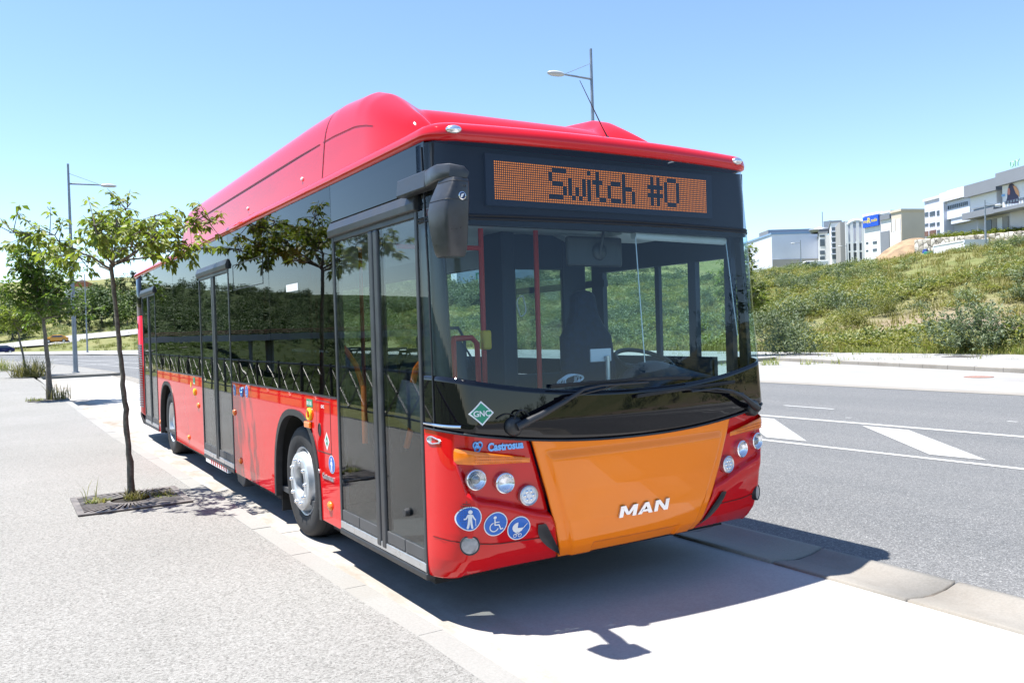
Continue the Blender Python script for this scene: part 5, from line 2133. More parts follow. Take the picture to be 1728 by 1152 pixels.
def building(f, label, top, bottom, depth, mat, pxa, pxb, roofm=None, parapet=True):
    """top/bottom: pixel rows at pxa ; box body behind the facade line"""
    ua, zt = f.uz(pxa, top)
    ub, _ = f.uz(pxb, top)
    _, zb_ = f.uz(pxa, bottom)
    zb_ -= 9.0
    c = f.pt((ua + ub) / 2, zb_, -depth / 2)
    root = empty('building', c, label, 'building', 'commercial buildings on the rise')
    body = f.slab(min(ua, ub), max(ua, ub), zb_, zt, -depth, 0).build('wall', mat, root)
    if parapet:
        f.slab(min(ua, ub) - .15, max(ua, ub) + .15, zt, zt + .35, -depth - .15, .15).build('roof_edge', roofm or W_DARK, root)
    return root, (min(ua, ub), max(ua, ub), zb_, zt)


def win(f, root, pxa, pya, pxb, pyb, n=1, mat=None, gap=.25, name='window', inset=.05):
    ua, za = f.uz(pxa, pya)
    ub, zb_ = f.uz(pxb, pyb)
    u0, u1 = min(ua, ub), max(ua, ub)
    z0, z1 = min(za, zb_), max(za, zb_)
    w = (u1 - u0) / n
    for k in range(n):
        a, b = u0 + k * w + w * gap / 2, u0 + (k + 1) * w - w * gap / 2
        fr = f.slab(a, b, z0, z1, .0, .06).build(name, mat or WINDOW, root)
        if mat is None and (b - a) > .9:
            mb = f.slab((a + b) / 2 - .05, (a + b) / 2 + .05, z0, z1, .06, .10)
            mb.build('mullion', W_PALE, fr)


# 1: big pale warehouse
f = Facade(1302, 1381, 175, 121)
b1, e = building(f, 'big pale blue warehouse on a grey base, first building right of the bus', 396, 458, 30, W_PALE, 1302, 1381, plain('blue_trim', (.22, .34, .52), .5))
f.slab(e[0], e[1], e[2], f.uz(1340, 437)[1], .0, .12).build('base_wall', W_CONC, b1)
g_ = Facade(1283, 1302, 199, 36)
wl = g_.slab(-1, g_.len + .05, e[2], e[3], -.6, .15)
wl.build('side_wall', W_WHITE, b1)
for (a, b, c, d) in ((1289, 412, 1293, 424), (1296, 410, 1300, 422), (1288, 427, 1292, 436), (1295, 427, 1299, 436)):
    win(g_, b1, a, b, c, d, 1, W_PALE)
f.slab(e[0], e[0] + 9, e[3] + .3, e[3] + 1.2, -8, -2).build('roof_unit', W_DARK, b1)
# 2: narrow stair towers with glass strips
f = Facade(1382, 1396, 168, 141)
b2, e = building(f, 'narrow office tower with green window bands beside the pale warehouse', 394, 452, 14, W_WHITE, 1382, 1396)
for a, b in ((397, 399.5), (404, 415), (423, 429), (433, 438)):
    win(f, b2, 1383.5, a, 1392, b, 1, None, .02, 'window')
f2 = Facade(1394, 1402, 167, 150)
f2.slab(0, f2.len, e[2], e[3] - .5, -.5, .1).build('grey_wall', W_GREY, b2)
mb = MB()
q = f.pt((e[0] + e[1]) / 2, e[3] + .4, -3)
mb.lathe([(2.2, 0), (2.6, .5), (2.4, .8), (0, .9)], 16, lambda a, b, h: (q[0] + a, q[1] + b, q[2] + h)).tube([(q[0], q[1], q[2]), (q[0], q[1], q[2] + 4)], .08, 6).box((q[0] + 2, q[1], q[2] + 1.6), (1.5, 1.5, 1.4)).build('roof_unit', GALV, b2, smooth=40)
f = Facade(1402, 1419, 160, 141)
b3, e = building(f, 'tall white tower with a glazed stair strip and thin floor lines', 376, 450, 14, W_WHITE, 1402, 1419)
win(f, b3, 1403.5, 384, 1410.5, 437, 1, None, .0)
for y in (390, 399, 409, 418, 428):
    f.box_px(1402, y, 1419, y + 1, .0, .35).build('floor_band', W_PALE, b3)
# 3: frame building with curved top
f = Facade(1419, 1458, 152, 138)
b4, e = building(f, 'grey glazed hall behind a white steel frame with a curved top', 377, 445, 20, W_GREY, 1426, 1458)
f.box_px(1417, 375, 1427, 447, -20, .5).build('end_wall', W_CONC, b4)
win(f, b4, 1428, 412, 1457, 424, 4, None, .15)
win(f, b4, 1428, 426, 1457, 437, 4, None, .15)
win(f, b4, 1428, 383, 1457, 408, 4, W_LILAC, .08, 'panel')
mb = MB()
for px_ in (1428, 1436, 1446, 1455):
    u, z0 = f.uz(px_, 444)
    _, z1 = f.uz(px_, 376 - (1.5 if 1432 < px_ < 1450 else 0))
    v = f.slab(u - .22, u + .22, z0 - 2, z1, 1.6, 2.1)
    mb.add(v.v, v.f)
arc_ = []
for k in range(13):
    px_ = 1427 + 31 * k / 12
    u, z = f.uz(px_, 381 - 6.5 * math.sin(math.pi * k / 12) ** .8 - .15 * k)
    arc_.append(f.pt(u, z, 1.85))
mb.tube(arc_, .3, 6)
for y in (410, 425):
    v = f.box_px(1427, y, 1457, y + 1.2, 1.6, 2.0)
    mb.add(v.v, v.f)
mb.build('steel_frame', W_WHITE, b4)
# 4: furniture store with a blue sign
f = Facade(1458, 1486, 146, 17)
b5, e = building(f, 'white furniture store with a blue and yellow sign across its top', 366, 446, 22, W_WHITE, 1458, 1485, W_WHITE)
sg = f.box_px(1458.4, 367.5, 1485, 380, .0, .30).build('sign', W_BLUE, b5)
ua, za = f.uz(1459.5, 373.0)
ub, zb_ = f.uz(1484, 370.5)
vs, fs = text_mesh('moe', .85, .012, sx=.85)
dirn = 1 if ub > ua else -1
mid = (ua + ub) / 2
zmid = (za + zb_) / 2 - .30
MB().add([f.pt(mid + dirn * (a - abs(ub - ua) * .31), zmid + b, .33) for a, b, h in vs], fs).build('lettering', W_YEL, sg)
vs, fs = text_mesh('mueble', .80, .012, sx=.62)
MB().add([f.pt(mid + dirn * (a + abs(ub - ua) * .25), zmid + b, .33) for a, b, h in vs], fs).build('lettering', W_YEL, sg)
vs, fs = text_mesh('R', 1.25, .03)
MB().add([f.pt(mid + dirn * (a - abs(ub - ua) * .10), zmid - .12 + b, .34) for a, b, h in vs], fs).build('lettering', W_YEL, sg)
for (a, b, c, d) in ((1461.5, 409, 1465.5, 411.2), (1473, 407.5, 1480, 410.5), (1461.5, 422, 1465.5, 424), (1473, 420, 1480, 423)):
    win(f, b5, a, b, c, d, 1, WINDOW, .0)
f = Facade(1486, 1504, 143, 17)
b6, e = building(f, 'white hall with a dark fascia and deep dark loading bay next to the store', 362, 442, 22, W_WHITE, 1486, 1503, W_PALE)
f.box_px(1486.3, 364.5, 1503, 369, .0, .2).build('fascia', W_DARK, b6)
f.box_px(1486.3, 391.5, 1502.5, 446, .0, .12).build('loading_bay', W_DARK, b6)
win(f, b6, 1488, 400, 1501, 405, 4, W_GREY, .4)
f = Facade(1504, 1522, 140, 20)
b7, e = building(f, 'beige fronted building with two tall glazed strips before the grey block wall', 360, 432, 26, W_BEIGE, 1504, 1521, W_BEIGE)
win(f, b7, 1505.5, 371, 1511, 390, 1, W_PALE, .0)
win(f, b7, 1513.5, 370, 1520, 390, 1, W_PALE, .0)
f.box_px(1504.3, 392.5, 1521.5, 436, .0, .10).build('lower_wall', W_WHITE, b7)
win(f, b7, 1505.5, 398.5, 1510, 402, 1, WINDOW, .0, inset=.2)
win(f, b7, 1513, 397.5, 1519, 401.5, 1, WINDOW, .0)
win(f, b7, 1505.5, 411, 1510, 414, 1, WINDOW, .0)
f2 = Facade(1522, 1561, 139, 105)
f2.slab(0, f2.len, e[2], e[3], -.6, .05).build('side_wall', W_GREY, b7)
f2.slab(-.1, f2.len + .1, e[3], e[3] + .4, -.7, .15).build('side_roof_edge', W_DARK, b7)
# 5: the long row at the right
AL = 27
f = Facade(1560, 1600.5, 121, AL)
b8, e = building(f, 'lilac two storey office wing with bands of windows, left end of the long row', 341, 402, 24, W_LILAC, 1560, 1600.5, W_PALE)
for (a, b, c, d, n) in ((1561, 359, 1567, 364.5, 2), (1569, 358, 1578.5, 363, 3), (1581, 356, 1591.5, 361.5, 3), (1593, 353.5, 1600, 359.5, 2),
                        (1561, 378, 1567, 381, 2), (1569, 377.2, 1578.5, 380.5, 3), (1581, 375.6, 1591.5, 379, 3), (1593, 374, 1600, 377.4, 2)):
    win(f, b8, a, b, c, d, n, None, .12)
for (a, b, c, d) in ((1561, 391, 1567, 398), (1569, 389.5, 1580, 397), (1582, 388, 1592, 396), (1595, 386.5, 1600, 395)):
    f.box_px(a, b, c, d, .0, .08).build('shopfront', BROWN if a < 1580 else WINDOW, b8)
f = Facade(1600.5, 1648, 114, AL)
b9, e = building(f, 'grey office block with three rows of tiny windows over an open ground floor', 327, 400, 24, W_GREY, 1600.5, 1648, W_PALE)
f.box_px(1602.5, 333, 1648, 362, .0, .8).build('upper_cladding', W_PALE, b9)
f.box_px(1614, 361, 1648, 371.5, .0, .7).build('upper_cladding', W_PALE, b9)
u0_, z0_ = f.uz(1601, 328)
u1_, z1_ = f.uz(1648, 318)
f.slab(min(u0_, u1_), max(u0_, u1_), e[3] - 1.1, e[3] + .02, .0, 1.2).build('roof_fascia', W_LILAC, b9)
f.slab(min(u0_, u1_), min(u0_, u1_) + .8, e[2], e[3] - 1.1, .0, 1.2).build('end_pier', W_LILAC, b9)


class Out:
    """same wall, shifted outwards"""
    def __init__(s, f, o):
        s.f, s.o = f, o
        s.uz = f.uz
    def slab(s, u0, u1, z0, z1, o0, o1):
        return s.f.slab(u0, u1, z0, z1, o0 + s.o, o1 + s.o)


for (a, b, c, d, n) in ((1610, 334.5, 1645, 332, 11), (1610, 347.5, 1645, 345.5, 11), (1617, 360, 1645, 358.5, 9)):
    win(Out(f, .8 if b < 355 else .71), b9, a, b, c, d, n, WINDOW, .45)
f = Facade(1648, 1703, 107, AL)
b10, e = building(f, 'long grey showroom carrying a huge blank white panel', 314, 395, 24, W_GREY, 1648, 1703, W_DARK)
u0_, z_ = f.uz(1648, 318)
u1_, _ = f.uz(1703, 318)
lo, hi = min(u0_, u1_), max(u0_, u1_)
f.slab(lo, hi, e[3] - 1.3, e[3] + .02, .0, 1.5).build('roof_fascia', W_DARK, b10)
f.slab(lo + .3, hi - .6, f.uz(1650, 353.5)[1], e[3] - 1.3, .0, 1.0).build('blank_panel', W_WHITE, b10)
f.slab(lo, hi, f.uz(1649, 371)[1], f.uz(1649, 360.5)[1], .0, 1.8).build('canopy_fascia', W_DARK, b10)
f.slab(lo + .2, hi - .2, f.uz(1649, 360.5)[1], f.uz(1649, 353.5)[1], .0, .9).build('lower_cladding', W_WHITE, b10)
win(Out(f, .91), b10, 1650, 358.6, 1702, 347.5, 13, WINDOW, .3) if False else None
zq0, zq1 = f.uz(1649, 358.5)[1], f.uz(1649, 355.3)[1]
for k in range(13):
    a = lo + .8 + (hi - lo - 1.8) * k / 13
    f.slab(a, a + (hi - lo) / 22, zq0, zq1, .9, .96).build('window', WINDOW, b10)
zs0 = e[2]
zs1 = f.uz(1649, 371)[1]
for k, m_ in enumerate((W_GREY, WINDOW, W_CONC, W_WHITE, W_CONC)):
    a = lo + (hi - lo) * (.16 + k * .165)
    f.slab(a, a + (hi - lo) * .15, zs0, zs1 - .3, .0, .12).build('shutter', m_, b10)
f = Facade(1703, 1760, 101, AL)
b11, e = building(f, 'showroom at the right edge with a big advertising poster and green roof letters', 293, 385, 24, W_GREY, 1703, 1760, W_DARK)
u0_, z_ = f.uz(1703, 318)
u1_, _ = f.uz(1760, 318)
lo, hi = min(u0_, u1_), max(u0_, u1_)
f.slab(lo, hi, e[3] - 1.3, e[3] + .02, .0, 1.5).build('roof_fascia', W_DARK, b11)
zl = f.uz(1704, 353)[1]
po = f.slab(lo + .2, hi, zl, e[3] - 1.3, .0, .9).build('poster', W_WHITE, b11)
f.slab(lo, hi, f.uz(1704, 359)[1], zl, .0, 1.8).build('canopy_fascia', W_DARK, b11)


def blob(name, pts, mat, lift, parent):
    vs = []
    for (px_, py_) in pts:
        u, z = f.uz(px_, py_)
        vs.append(f.pt(u, z, .93 + lift))
    MB().add(vs, [tuple(range(len(vs)))]).build(name, mat, parent)


blob('poster_figure', [(1711.5, 343), (1714, 333), (1714.5, 322), (1717, 312), (1721, 308.5), (1726, 312), (1729, 320), (1733, 330), (1734, 342), (1722, 343)], plain('poster_hair', (.05, .04, .09), .5), .0, po)
blob('poster_face', [(1714.6, 326), (1715.5, 318), (1718, 317), (1719.5, 322), (1719, 328), (1716.5, 329)], plain('poster_skin', (.62, .22, .16), .5), .02, po)
blob('poster_figure', [(1724, 313), (1729, 314), (1734, 322), (1735, 332), (1729, 326)], plain('poster_orange', (.72, .34, .16), .5), .02, po)
blob('poster_band', [(1714, 304.5), (1760, 294), (1760, 300), (1714, 309)], W_GREEN, .01, po)
blob('poster_band', [(1705, 350.5), (1760, 341), (1760, 346.5), (1705, 354.5)], plain('poster_mint', (.55, .78, .62), .5), .01, po)
blob('poster_tile', [(1704.5, 328), (1710.5, 327), (1710.5, 331), (1704.5, 332)], plain('poster_blue', (.22, .42, .70), .5), .01, po)
zq0, zq1 = f.uz(1704, 345.8)[1], f.uz(1704, 341.5)[1]
for k in range(9):
    a = lo + .6 + (hi - lo - 1) * k / 9
    f.slab(a, a + (hi - lo) / 16, zq0, zq1, .93, .99).build('window', WINDOW, b11)
u, z = f.uz(1712, 289)
vs, fs = text_mesh('DIY', .95, .0)
u2, _ = f.uz(1726, 288)
MB().add([f.pt((u + u2) / 2 + (1 if u2 > u else -1) * a, e[3] + .45 + b, .5) for a, b, h in vs], fs).build('roof_letters', W_GREEN, b11, solid=.12)
# blue topped warehouse seen through the bus windows
f = Facade(770, 900, 210, 115, 470)
b12, e = building(f, 'low pale blue warehouse with green letters, seen through the bus windows', 444, 480, 30, W_PALE, 770, 900, plain('blue_roof_edge', (.08, .2, .5), .5))
u, z = f.uz(828, 464)
vs, fs = text_mesh('DOMA', 2.6, .05)
sgn = 1 if f.uz(860, 464)[0] > u else -1
MB().add([f.pt(u + sgn * a, z - 1.0, .2) if False else f.pt(u + sgn * a, z - 1.2 + b, .2) for a, b, h in vs], fs).build('lettering', plain('green_letters', (.03, .30, .14), .5), b12)

# ---------------------------------------------------------------- stone wall, hedge, container, mound on the bank
def stonemat():
    m, t, b = new_mat('rubble_stone')
    co = coords(t)
    cell = voro(t, co, 1.25, 'Color')
    sp = nd(t, 'ShaderNodeSeparateColor')
    t.links.new(cell, sp.inputs[0])
    c = ramp(t, sp.outputs[0], [(0, (.30, .27, .23)), (.5, (.45, .41, .36)), (1, (.62, .58, .52))])
    dist = voro(t, co, 1.25, 'Distance', 'DISTANCE_TO_EDGE')
    c = mix(t, ramp(t, dist, [(.02, (0, 0, 0)), (.08, (1, 1, 1))]), (.09, .08, .07), c)
    t.links.new(c, b.inputs['Base Color'])
    b.inputs['Roughness'].default_value = .9
    bump(t, b, dist, .9, .15)
    return m


f = Facade(1543, 1760, 112, 27)
u0_, zt0 = f.uz(1543, 405)
u1_, zt1 = f.uz(1760, 382)
mb = MB()
nseg = 40
vs = []
for k in range(nseg + 1):
    t = k / nseg
    u = u0_ + (u1_ - u0_) * t
    px_ = np.interp(t, [0, 1], [1543, 1760])
    # photo rows of the wall's top and foot
    d0 = f.pt(u, 0)
    s1 = float(np.dot(np.array(d0[:2]) - CAM[:2], AX_F[:2]))
    lx = float(np.dot(np.array(d0[:2]) - CAM[:2], AX_R[:2])) / s1 * FPX + 864
    zt_ = f.uz(lx, float(np.interp(lx, [1543, 1570, 1660, 1728, 1760], [405.5, 403, 396, 390, 387])))[1] + .12 * math.sin(k * 2.1)
    zf_ = f.uz(lx, float(np.interp(lx, [1543, 1570, 1660, 1728, 1760], [422, 416, 408, 402, 399])))[1] - 2.0
    for o in (.0, -1.0):
        vs += [f.pt(u, zf_, o), f.pt(u, zt_, o)]
fs = []
for k in range(nseg):
    a = k * 4
    b = a + 4
    fs += [(a, b, b + 1, a + 1), (a + 1, b + 1, b + 3, a + 3), (a + 2, a + 3, b + 3, b + 2)]
fs += [(0, 1, 3, 2), (nseg * 4, nseg * 4 + 2, nseg * 4 + 3, nseg * 4 + 1)]
tag(mb.add(vs, fs).build('stone_wall', stonemat()), 'long pale rubble stone wall on the bank below the office row', 'wall')
wall_f = f

# container on the bank
f = Facade(1576, 1628, 96, 28)
u0_, zt_ = f.uz(1576, 420)
u1_, _ = f.uz(1628, 415.5)
lo, hi = min(u0_, u1_), max(u0_, u1_)
zb_ = f.uz(1576, 436)[1]
zt_ += .15
root = empty('site_container', f.pt((lo + hi) / 2, zb_, -1.2), 'white box container standing in the scrub on the bank', 'container')
zt2 = zt_ + .12
f.slab(lo, hi, zb_ - .8, zt2, -2.4, 0).build('body', W_WHITE, root)
f.slab(lo, hi, zt2, zt2 + .12, -2.45, .05).build('roof', W_WHITE, root)
mb = MB()
for u in (lo, hi):
    v = f.slab(u - .08, u + .08, zb_ - .8, zt2, -.03, .06)
    mb.add(v.v, v.f)
mb.build('corner_post', W_PALE, root)
p = at(1570, 431, 97)
gb = MB().box((p[0], p[1], p[2] - .1), (1.0, .9, 1.0)).build('skip', plain('skip_green', (.02, .20, .13), .5, var=.2), None, bevel=.1)
tag(gb, 'dark green skip just left of the white container', 'skip')
p = at(1562, 432, 99)
gb = MB().box((p[0], p[1], p[2] + .2), (.5, .5, .8)).lathe([(.2, .55), (.3, .7), (0, .75)], 12, lambda a, b, h: (p[0] + a, p[1] + b, p[2] + h)).build('waste_bin', plain('bin_blue', (.03, .08, .35), .5, var=.2), None, bevel=.08)
tag(gb, 'small blue bin beside the green skip on the bank', 'bin')


# ================================================================== vegetation on the banks
SCRUB = leafmat("scrub_leaf", [(.065, .096, .048), (.125, .158, .075), (.19, .212, .102), (.26, .27, .13)], .25, .5, .6)
SCRUBY = leafmat("scrub_leaf_yellow", [(.11, .125, .036), (.165, .18, .052), (.22, .22, .075), (.29, .26, .11)], .3, .5, .6)
SCRUBD = leafmat('scrub_leaf_blue', [(.055, .086, .052), (.10, .136, .080), (.15, .185, .105), (.21, .23, .13)], .2, .5, .6)
FOREST = leafmat('forest_leaf', [(.016, .034, .012), (.032, .060, .018), (.055, .090, .026), (.085, .125, .035)], .15, .25, .6)
FOREST2 = leafmat('forest_leaf_light', [(.030, .060, .014), (.060, .100, .022), (.095, .140, .032), (.13, .18, .045)], .2, .25, .6)
CONIF = leafmat('conifer_needles', [(.010, .024, .014), (.020, .040, .022), (.032, .056, .030)], .05, .3, .7)


def bush_mesh(seed, ntw, per, leaf, h, w, up=.8, droop=.0, width=.5):
    """spiky shrub: twigs on a lumpy dome, unit about w wide and h tall"""
    rg = random.Random(seed)
    tw = []
    lumps = [(rg.uniform(0, 6.28), rg.uniform(0, .6), rg.uniform(.45, 1.0)) for _ in range(6)]
    for k in range(ntw):
        a, ro, hh = rg.choice(lumps)
        cx, cy = ro * w * math.cos(a) * .7, ro * w * math.sin(a) * .7
        d = Vector((rg.gauss(0, 1), rg.gauss(0, 1), abs(rg.gauss(0, 1)) + .15)).normalized()
        r = rg.uniform(.45, 1.0)
        p = Vector((cx + d.x * w * .42 * r, cy + d.y * w * .42 * r, max(.02, d.z * h * hh * r)))
        dr = (d + Vector((0, 0, up))).normalized()
        e = p + dr * h * .22 * rg.uniform(.6, 1.5)
        tw.append((tuple(p), tuple(e)))
    return leaf_cloud(tw, per, leaf, seed, droop, width)


def hgt(x, y):
    return float(H(x, y))


def shrub_set(name, meshes, spots, label, cat, group):
    """named single shrubs: copies share their mesh"""
    res = []
    for i, (x, y, s_, lab) in enumerate(spots):
        me, m_ = meshes[i % len(meshes)]
        o = bpy.data.objects.new(name, me)
        COL.objects.link(o)
        o.location = (x, y, hgt(x, y) - .05)
        o.scale = (s_, s_, s_ * rnd.uniform(.85, 1.15))
        o.rotation_euler = (0, 0, rnd.uniform(0, 6.28))
        tag(o, lab or label, cat, group)
        res.append(o)
    return res


def mesh_of(V, F, mat, name):
    o = np_obj(name, V, F, mat)
    me = o.data
    bpy.data.objects.remove(o)
    return me


BUSH = [(mesh_of(*bush_mesh(s_, 260, 10, .12, 1.35, 1.5, .9, -.4, .30), m_, 'shrub'), m_) for s_, m_ in ((1, SCRUBD), (2, SCRUBD), (3, SCRUBY))]
# shrubs one can pick out beside the far footpath
near = []
for px, d, s_, lab in ((1335, 40, 1.15, 'grey green spiky shrub at the back of the footpath just right of the bus'), (1308, 47, 1.1, 'spiky shrub close to the right edge of the bus'),
                       (1440, 50, 1.0, 'round grey green shrub on the bare sandy strip'), (1640, 38.0, 1.30, 'tall upright dark shrub by the bare sandy strip near the right'),
                       (1705, 40, 1.0, 'yellowish shrub at the right edge above the footpath'), (1500, 56, .8, 'small round shrub beyond the sandy strip')):
    p = at(px, 590, d)
    near.append((p[0], p[1], s_ * 1.4, lab))
shrub_set('shrub', BUSH, near, None, 'shrub', 'shrubs along the far bank')

# scrub too thick to count: one mass
rg = np.random.default_rng(5)
tmpl = [bush_mesh(20 + k, 34, 5, .26, 1.0, 1.5, .8, -.2, .42) for k in range(4)]
tmpb = [bush_mesh(40 + k, 90, 7, .20, 1.1, 1.6, .9, -.3, .34) for k in range(4)]
tmpg = [blades(26, .45, .75, 60 + k, .55, .022) for k in range(4)]


def scatter(name, tmpls, pts, smin, smax, mat, zs=(.7, 1.2)):
    Vs, Fs, off = [], [], 0
    for i, (x, y, z, sc) in enumerate(pts):
        V, F = tmpls[i % len(tmpls)]
        a = rg.uniform(0, 6.28)
        c, s_ = math.cos(a), math.sin(a)
        k = sc * rg.uniform(smin, smax)
        kz = k * rg.uniform(*zs)
        W = np.stack([(V[:, 0] * c - V[:, 1] * s_) * k + x, (V[:, 0] * s_ + V[:, 1] * c) * k + y, V[:, 2] * kz + z], -1)
        Vs.append(W)
        Fs.append(F + off)
        off += len(V)
    o = np_obj(name, np.concatenate(Vs), np.concatenate(Fs), mat)
    return tag(o, kind='stuff')


def bank_points(n, az0, az1, d0, d1, fn_ok, power=1.0):
    out_ = []
    while len(out_) < n:
        az = R(rg.uniform(az0, az1))
        d = d0 * (d1 / d0) ** (rg.uniform(0, 1) ** power)
        x, y = CAM[0] + d * math.sin(az), CAM[1] + d * math.cos(az)
        ok = fn_ok(x, y)
        if ok > rg.uniform(0, 1):
            out_.append((x, y, hgt(x, y) - .06, 1.0))
    return out_


def s_of(x, y):
    return x - sh(y) - 29.6


def patch(x, y, k=.16, ph=0.0):
    return .5 + .5 * math.sin(x * k + ph) * math.sin(y * k * 1.2 + 1.0 + ph) + .25 * math.sin(x * .41 + y * .37 + ph)


def ok_scrub(x, y):
    s_ = s_of(x, y)
    dd, aa = math.hypot(x - CAM[0], y - CAM[1]), math.degrees(math.atan2(x - CAM[0], y - CAM[1]))
    if dd > 66 and 57.3 < aa < 61.5 and rg.uniform() < .8 or dd > 88 and aa > 55.5:
        return 0
    if s_ < .8:
        return 0
    sandy = 3.0 < s_ < 17 and y < 34
    base = .9 if not sandy else (.05 if patch(x, y, .25) < .8 else .5)
    return base * (1 if patch(x, y) > .45 else .35)


def ok_grass(x, y):
    s_ = s_of(x, y)
    dd, aa = math.hypot(x - CAM[0], y - CAM[1]), math.degrees(math.atan2(x - CAM[0], y - CAM[1]))
    if dd > 72 and 57.3 < aa < 62:
        return .55
    if s_ < .15:
        return 0
    return (.05 if patch(x, y, .3, 1.0) < .7 else .5) if 2.2 < s_ < 16 and y < 34 else 1.0


P = bank_points(1500, 24, 66, 34, 135, ok_scrub)
scatter('scrub', tmpl, P, .4, 1.0, SCRUB)
P = bank_points(230, 24, 66, 40, 135, lambda x, y: (1.0 if patch(x, y, .23, 4.0) > .72 else .06) * (1 if ok_scrub(x, y) > 0 else 0) * (0 if s_of(x, y) < (14 if y < 34 else 2) else 1))
scatter('scrub', tmpb, P, .7, 1.4, SCRUBD)
P = bank_points(1500, 24, 66, 34, 135, lambda x, y: ok_scrub(x, y) * (1 if patch(x, y, .2, 2.0) > .5 else .15))
scatter('scrub', tmpl, P, .4, .95, SCRUBY)
P = bank_points(5200, 24, 66, 33, 130, ok_grass)
scatter('tall_grass', tmpg, P, .5, 1.1, DRYG)
P = bank_points(1300, 40, 66, 33, 44, lambda x, y: 1.0 if .1 < s_of(x, y) < 2.4 else (.03 if s_of(x, y) < 12 else 0))
scatter('tall_grass', tmpg, P, .3, .75, GRASS)
P = bank_points(900, 6, 44, 125, 330, lambda x, y: (.9 if s_of(x, y) > 30 else 0) * (1 if patch(x, y, .06, 1.0) > .4 else .3))
scatter('scrub', tmpb, P, 1.2, 2.8, SCRUBD)
# left hand bank beyond the bend
P = bank_points(1500, -4, 24, 95, 300, lambda x, y: (.9 if s_of(x, y) > (19 if y > 140 else 1) else 0) * (1 if patch(x, y, .08) > .4 else .5))
scatter('scrub', tmpl, P, .8, 1.6, SCRUB)
P = bank_points(1500, -4, 24, 90, 260, lambda x, y: .9 if s_of(x, y) > .3 else 0)
scatter('tall_grass', tmpg, P, .7, 1.5, SCRUBY)
# the bank on to the right and behind the viewpoint (mirrored in the windscreen)
P = []
for _ in range(1500):
    x, y = 31 + rg.uniform(0, 1) ** 1.3 * 75, rg.uniform(-160, 10)
    if ok_scrub(x, y) > rg.uniform(0, 1):
        P.append((x, y, hgt(x, y) - .06, 1.0))
scatter('scrub', tmpl, P, .8, 1.9, SCRUB)
# low ground behind the railing (mirrored in the bus windows)
P = []
for _ in range(2600):
    x = -8.5 - rg.uniform(0, 1) ** 1.4 * 110
    y = rg.uniform(-10, 230)
    P.append((x, y, hgt(x, y) - .06, .55 if x > -18 else 1.0))
scatter('scrub', tmpl, P, .5, 1.2, FOREST2)


# hedge in front of the office row
V_, F_, off = [], [], 0
hm = [bush_mesh(90 + k, 60, 6, .20, 1.0, 1.3, .5, .0, .5) for k in range(3)]
n_h = 56
for k in range(n_h):
    lx = 1548 + (1752 - 1548) * (k + rnd.uniform(-.3, .3)) / n_h
    py = float(np.interp(lx, [1543, 1570, 1660, 1728, 1760], [405.5, 403, 396, 390, 387]))
    u, z = wall_f.uz(lx, py)
    q = wall_f.pt(u, z - .25, -1.6)
    V, F = hm[k % 3]
    a = rnd.uniform(0, 6.28)
    c, s_ = math.cos(a), math.sin(a)
    kk = rnd.uniform(.75, 1.05)
    V_.append(np.stack([(V[:, 0] * c - V[:, 1] * s_) * kk + q[0], (V[:, 0] * s_ + V[:, 1] * c) * kk + q[1], V[:, 2] * kk * .95 + q[2]], -1))
    F_.append(F + off)
    off += len(V)
tag(np_obj('hedge', np.concatenate(V_), np.concatenate(F_), leafmat('hedge_leaf', [(.07, .10, .015), (.13, .16, .02), (.20, .21, .03)], .25, .8)), 'low yellow green hedge along the top of the stone wall', 'hedge')
# raw earth mound beside the wall
c0 = at(1541, 404, 117)
mb = MB()
mb.grid(lambda a, b: Vector((c0[0] + (a - .5) * 15, c0[1] + (b - .5) * 15, c0[2] - 5.0 + 5.0 * max(0, math.cos(min(1.57, math.hypot((a - .5) * 2, (b - .5) * 2) * 1.75))) ** .8 + .35 * wob(a * 30, b * 27))), 26, 26)
tag(mb.build('earth_mound', plain('ochre_earth', (.26, .18, .11), .95, var=.4, scale=.8, bmp=.6), None, smooth=180), 'bare ochre earth mound left of the stone wall', 'earth mound')

# ------------------------------------------------------------------ trees on the left hand hill
def crown_mesh(seed, n_l, h, w, leaf, ntw=150, per=8, conif=False):
    rg_ = random.Random(seed)
    lum = []
    for k in range(n_l):
        zz = h * (.30 + .62 * rg_.random())
        rr = w * .5 * (1 - ((zz / h - .52) / .58) ** 2) ** .5 if not conif else w * .5 * (1 - zz / h)
        a = rg_.uniform(0, 6.28)
        q = rr * rg_.uniform(.2, .72)
        lum.append((q * math.cos(a), q * math.sin(a), zz, w * rg_.uniform(.16, .28) * (.55 if conif else 1)))
    tw = []
    for k in range(ntw):
        x, y, z, r_ = rg_.choice(lum)
        d = Vector((rg_.gauss(0, 1), rg_.gauss(0, 1), rg_.gauss(.25, .9))).normalized()
        p = Vector((x, y, z)) + d * r_ * rg_.uniform(.6, 1.05)
        tw.append((tuple(p), tuple(p + d * leaf * 1.5)))
    return leaf_cloud(tw, per, leaf, seed, .2, .75)


CR = [mesh_of(*crown_mesh(201, 16, 8, 7, .62), FOREST, 'crown'), mesh_of(*crown_mesh(202, 13, 7, 6.5, .58), FOREST2, 'crown'), mesh_of(*crown_mesh(203, 18, 9, 6, .60), FOREST, 'crown'),
      mesh_of(*crown_mesh(204, 14, 11, 3.4, .5, 130, 8, True), CONIF, 'crown')]
tmb = MB()
tmb.tube([(0, 0, -1), (.05, 0, 1.5), (0, .05, 4.2)], [.24, .19, .08], 8)
to = tmb.build('trunk', BARK)
TRUNK = to.data
bpy.data.objects.remove(to)


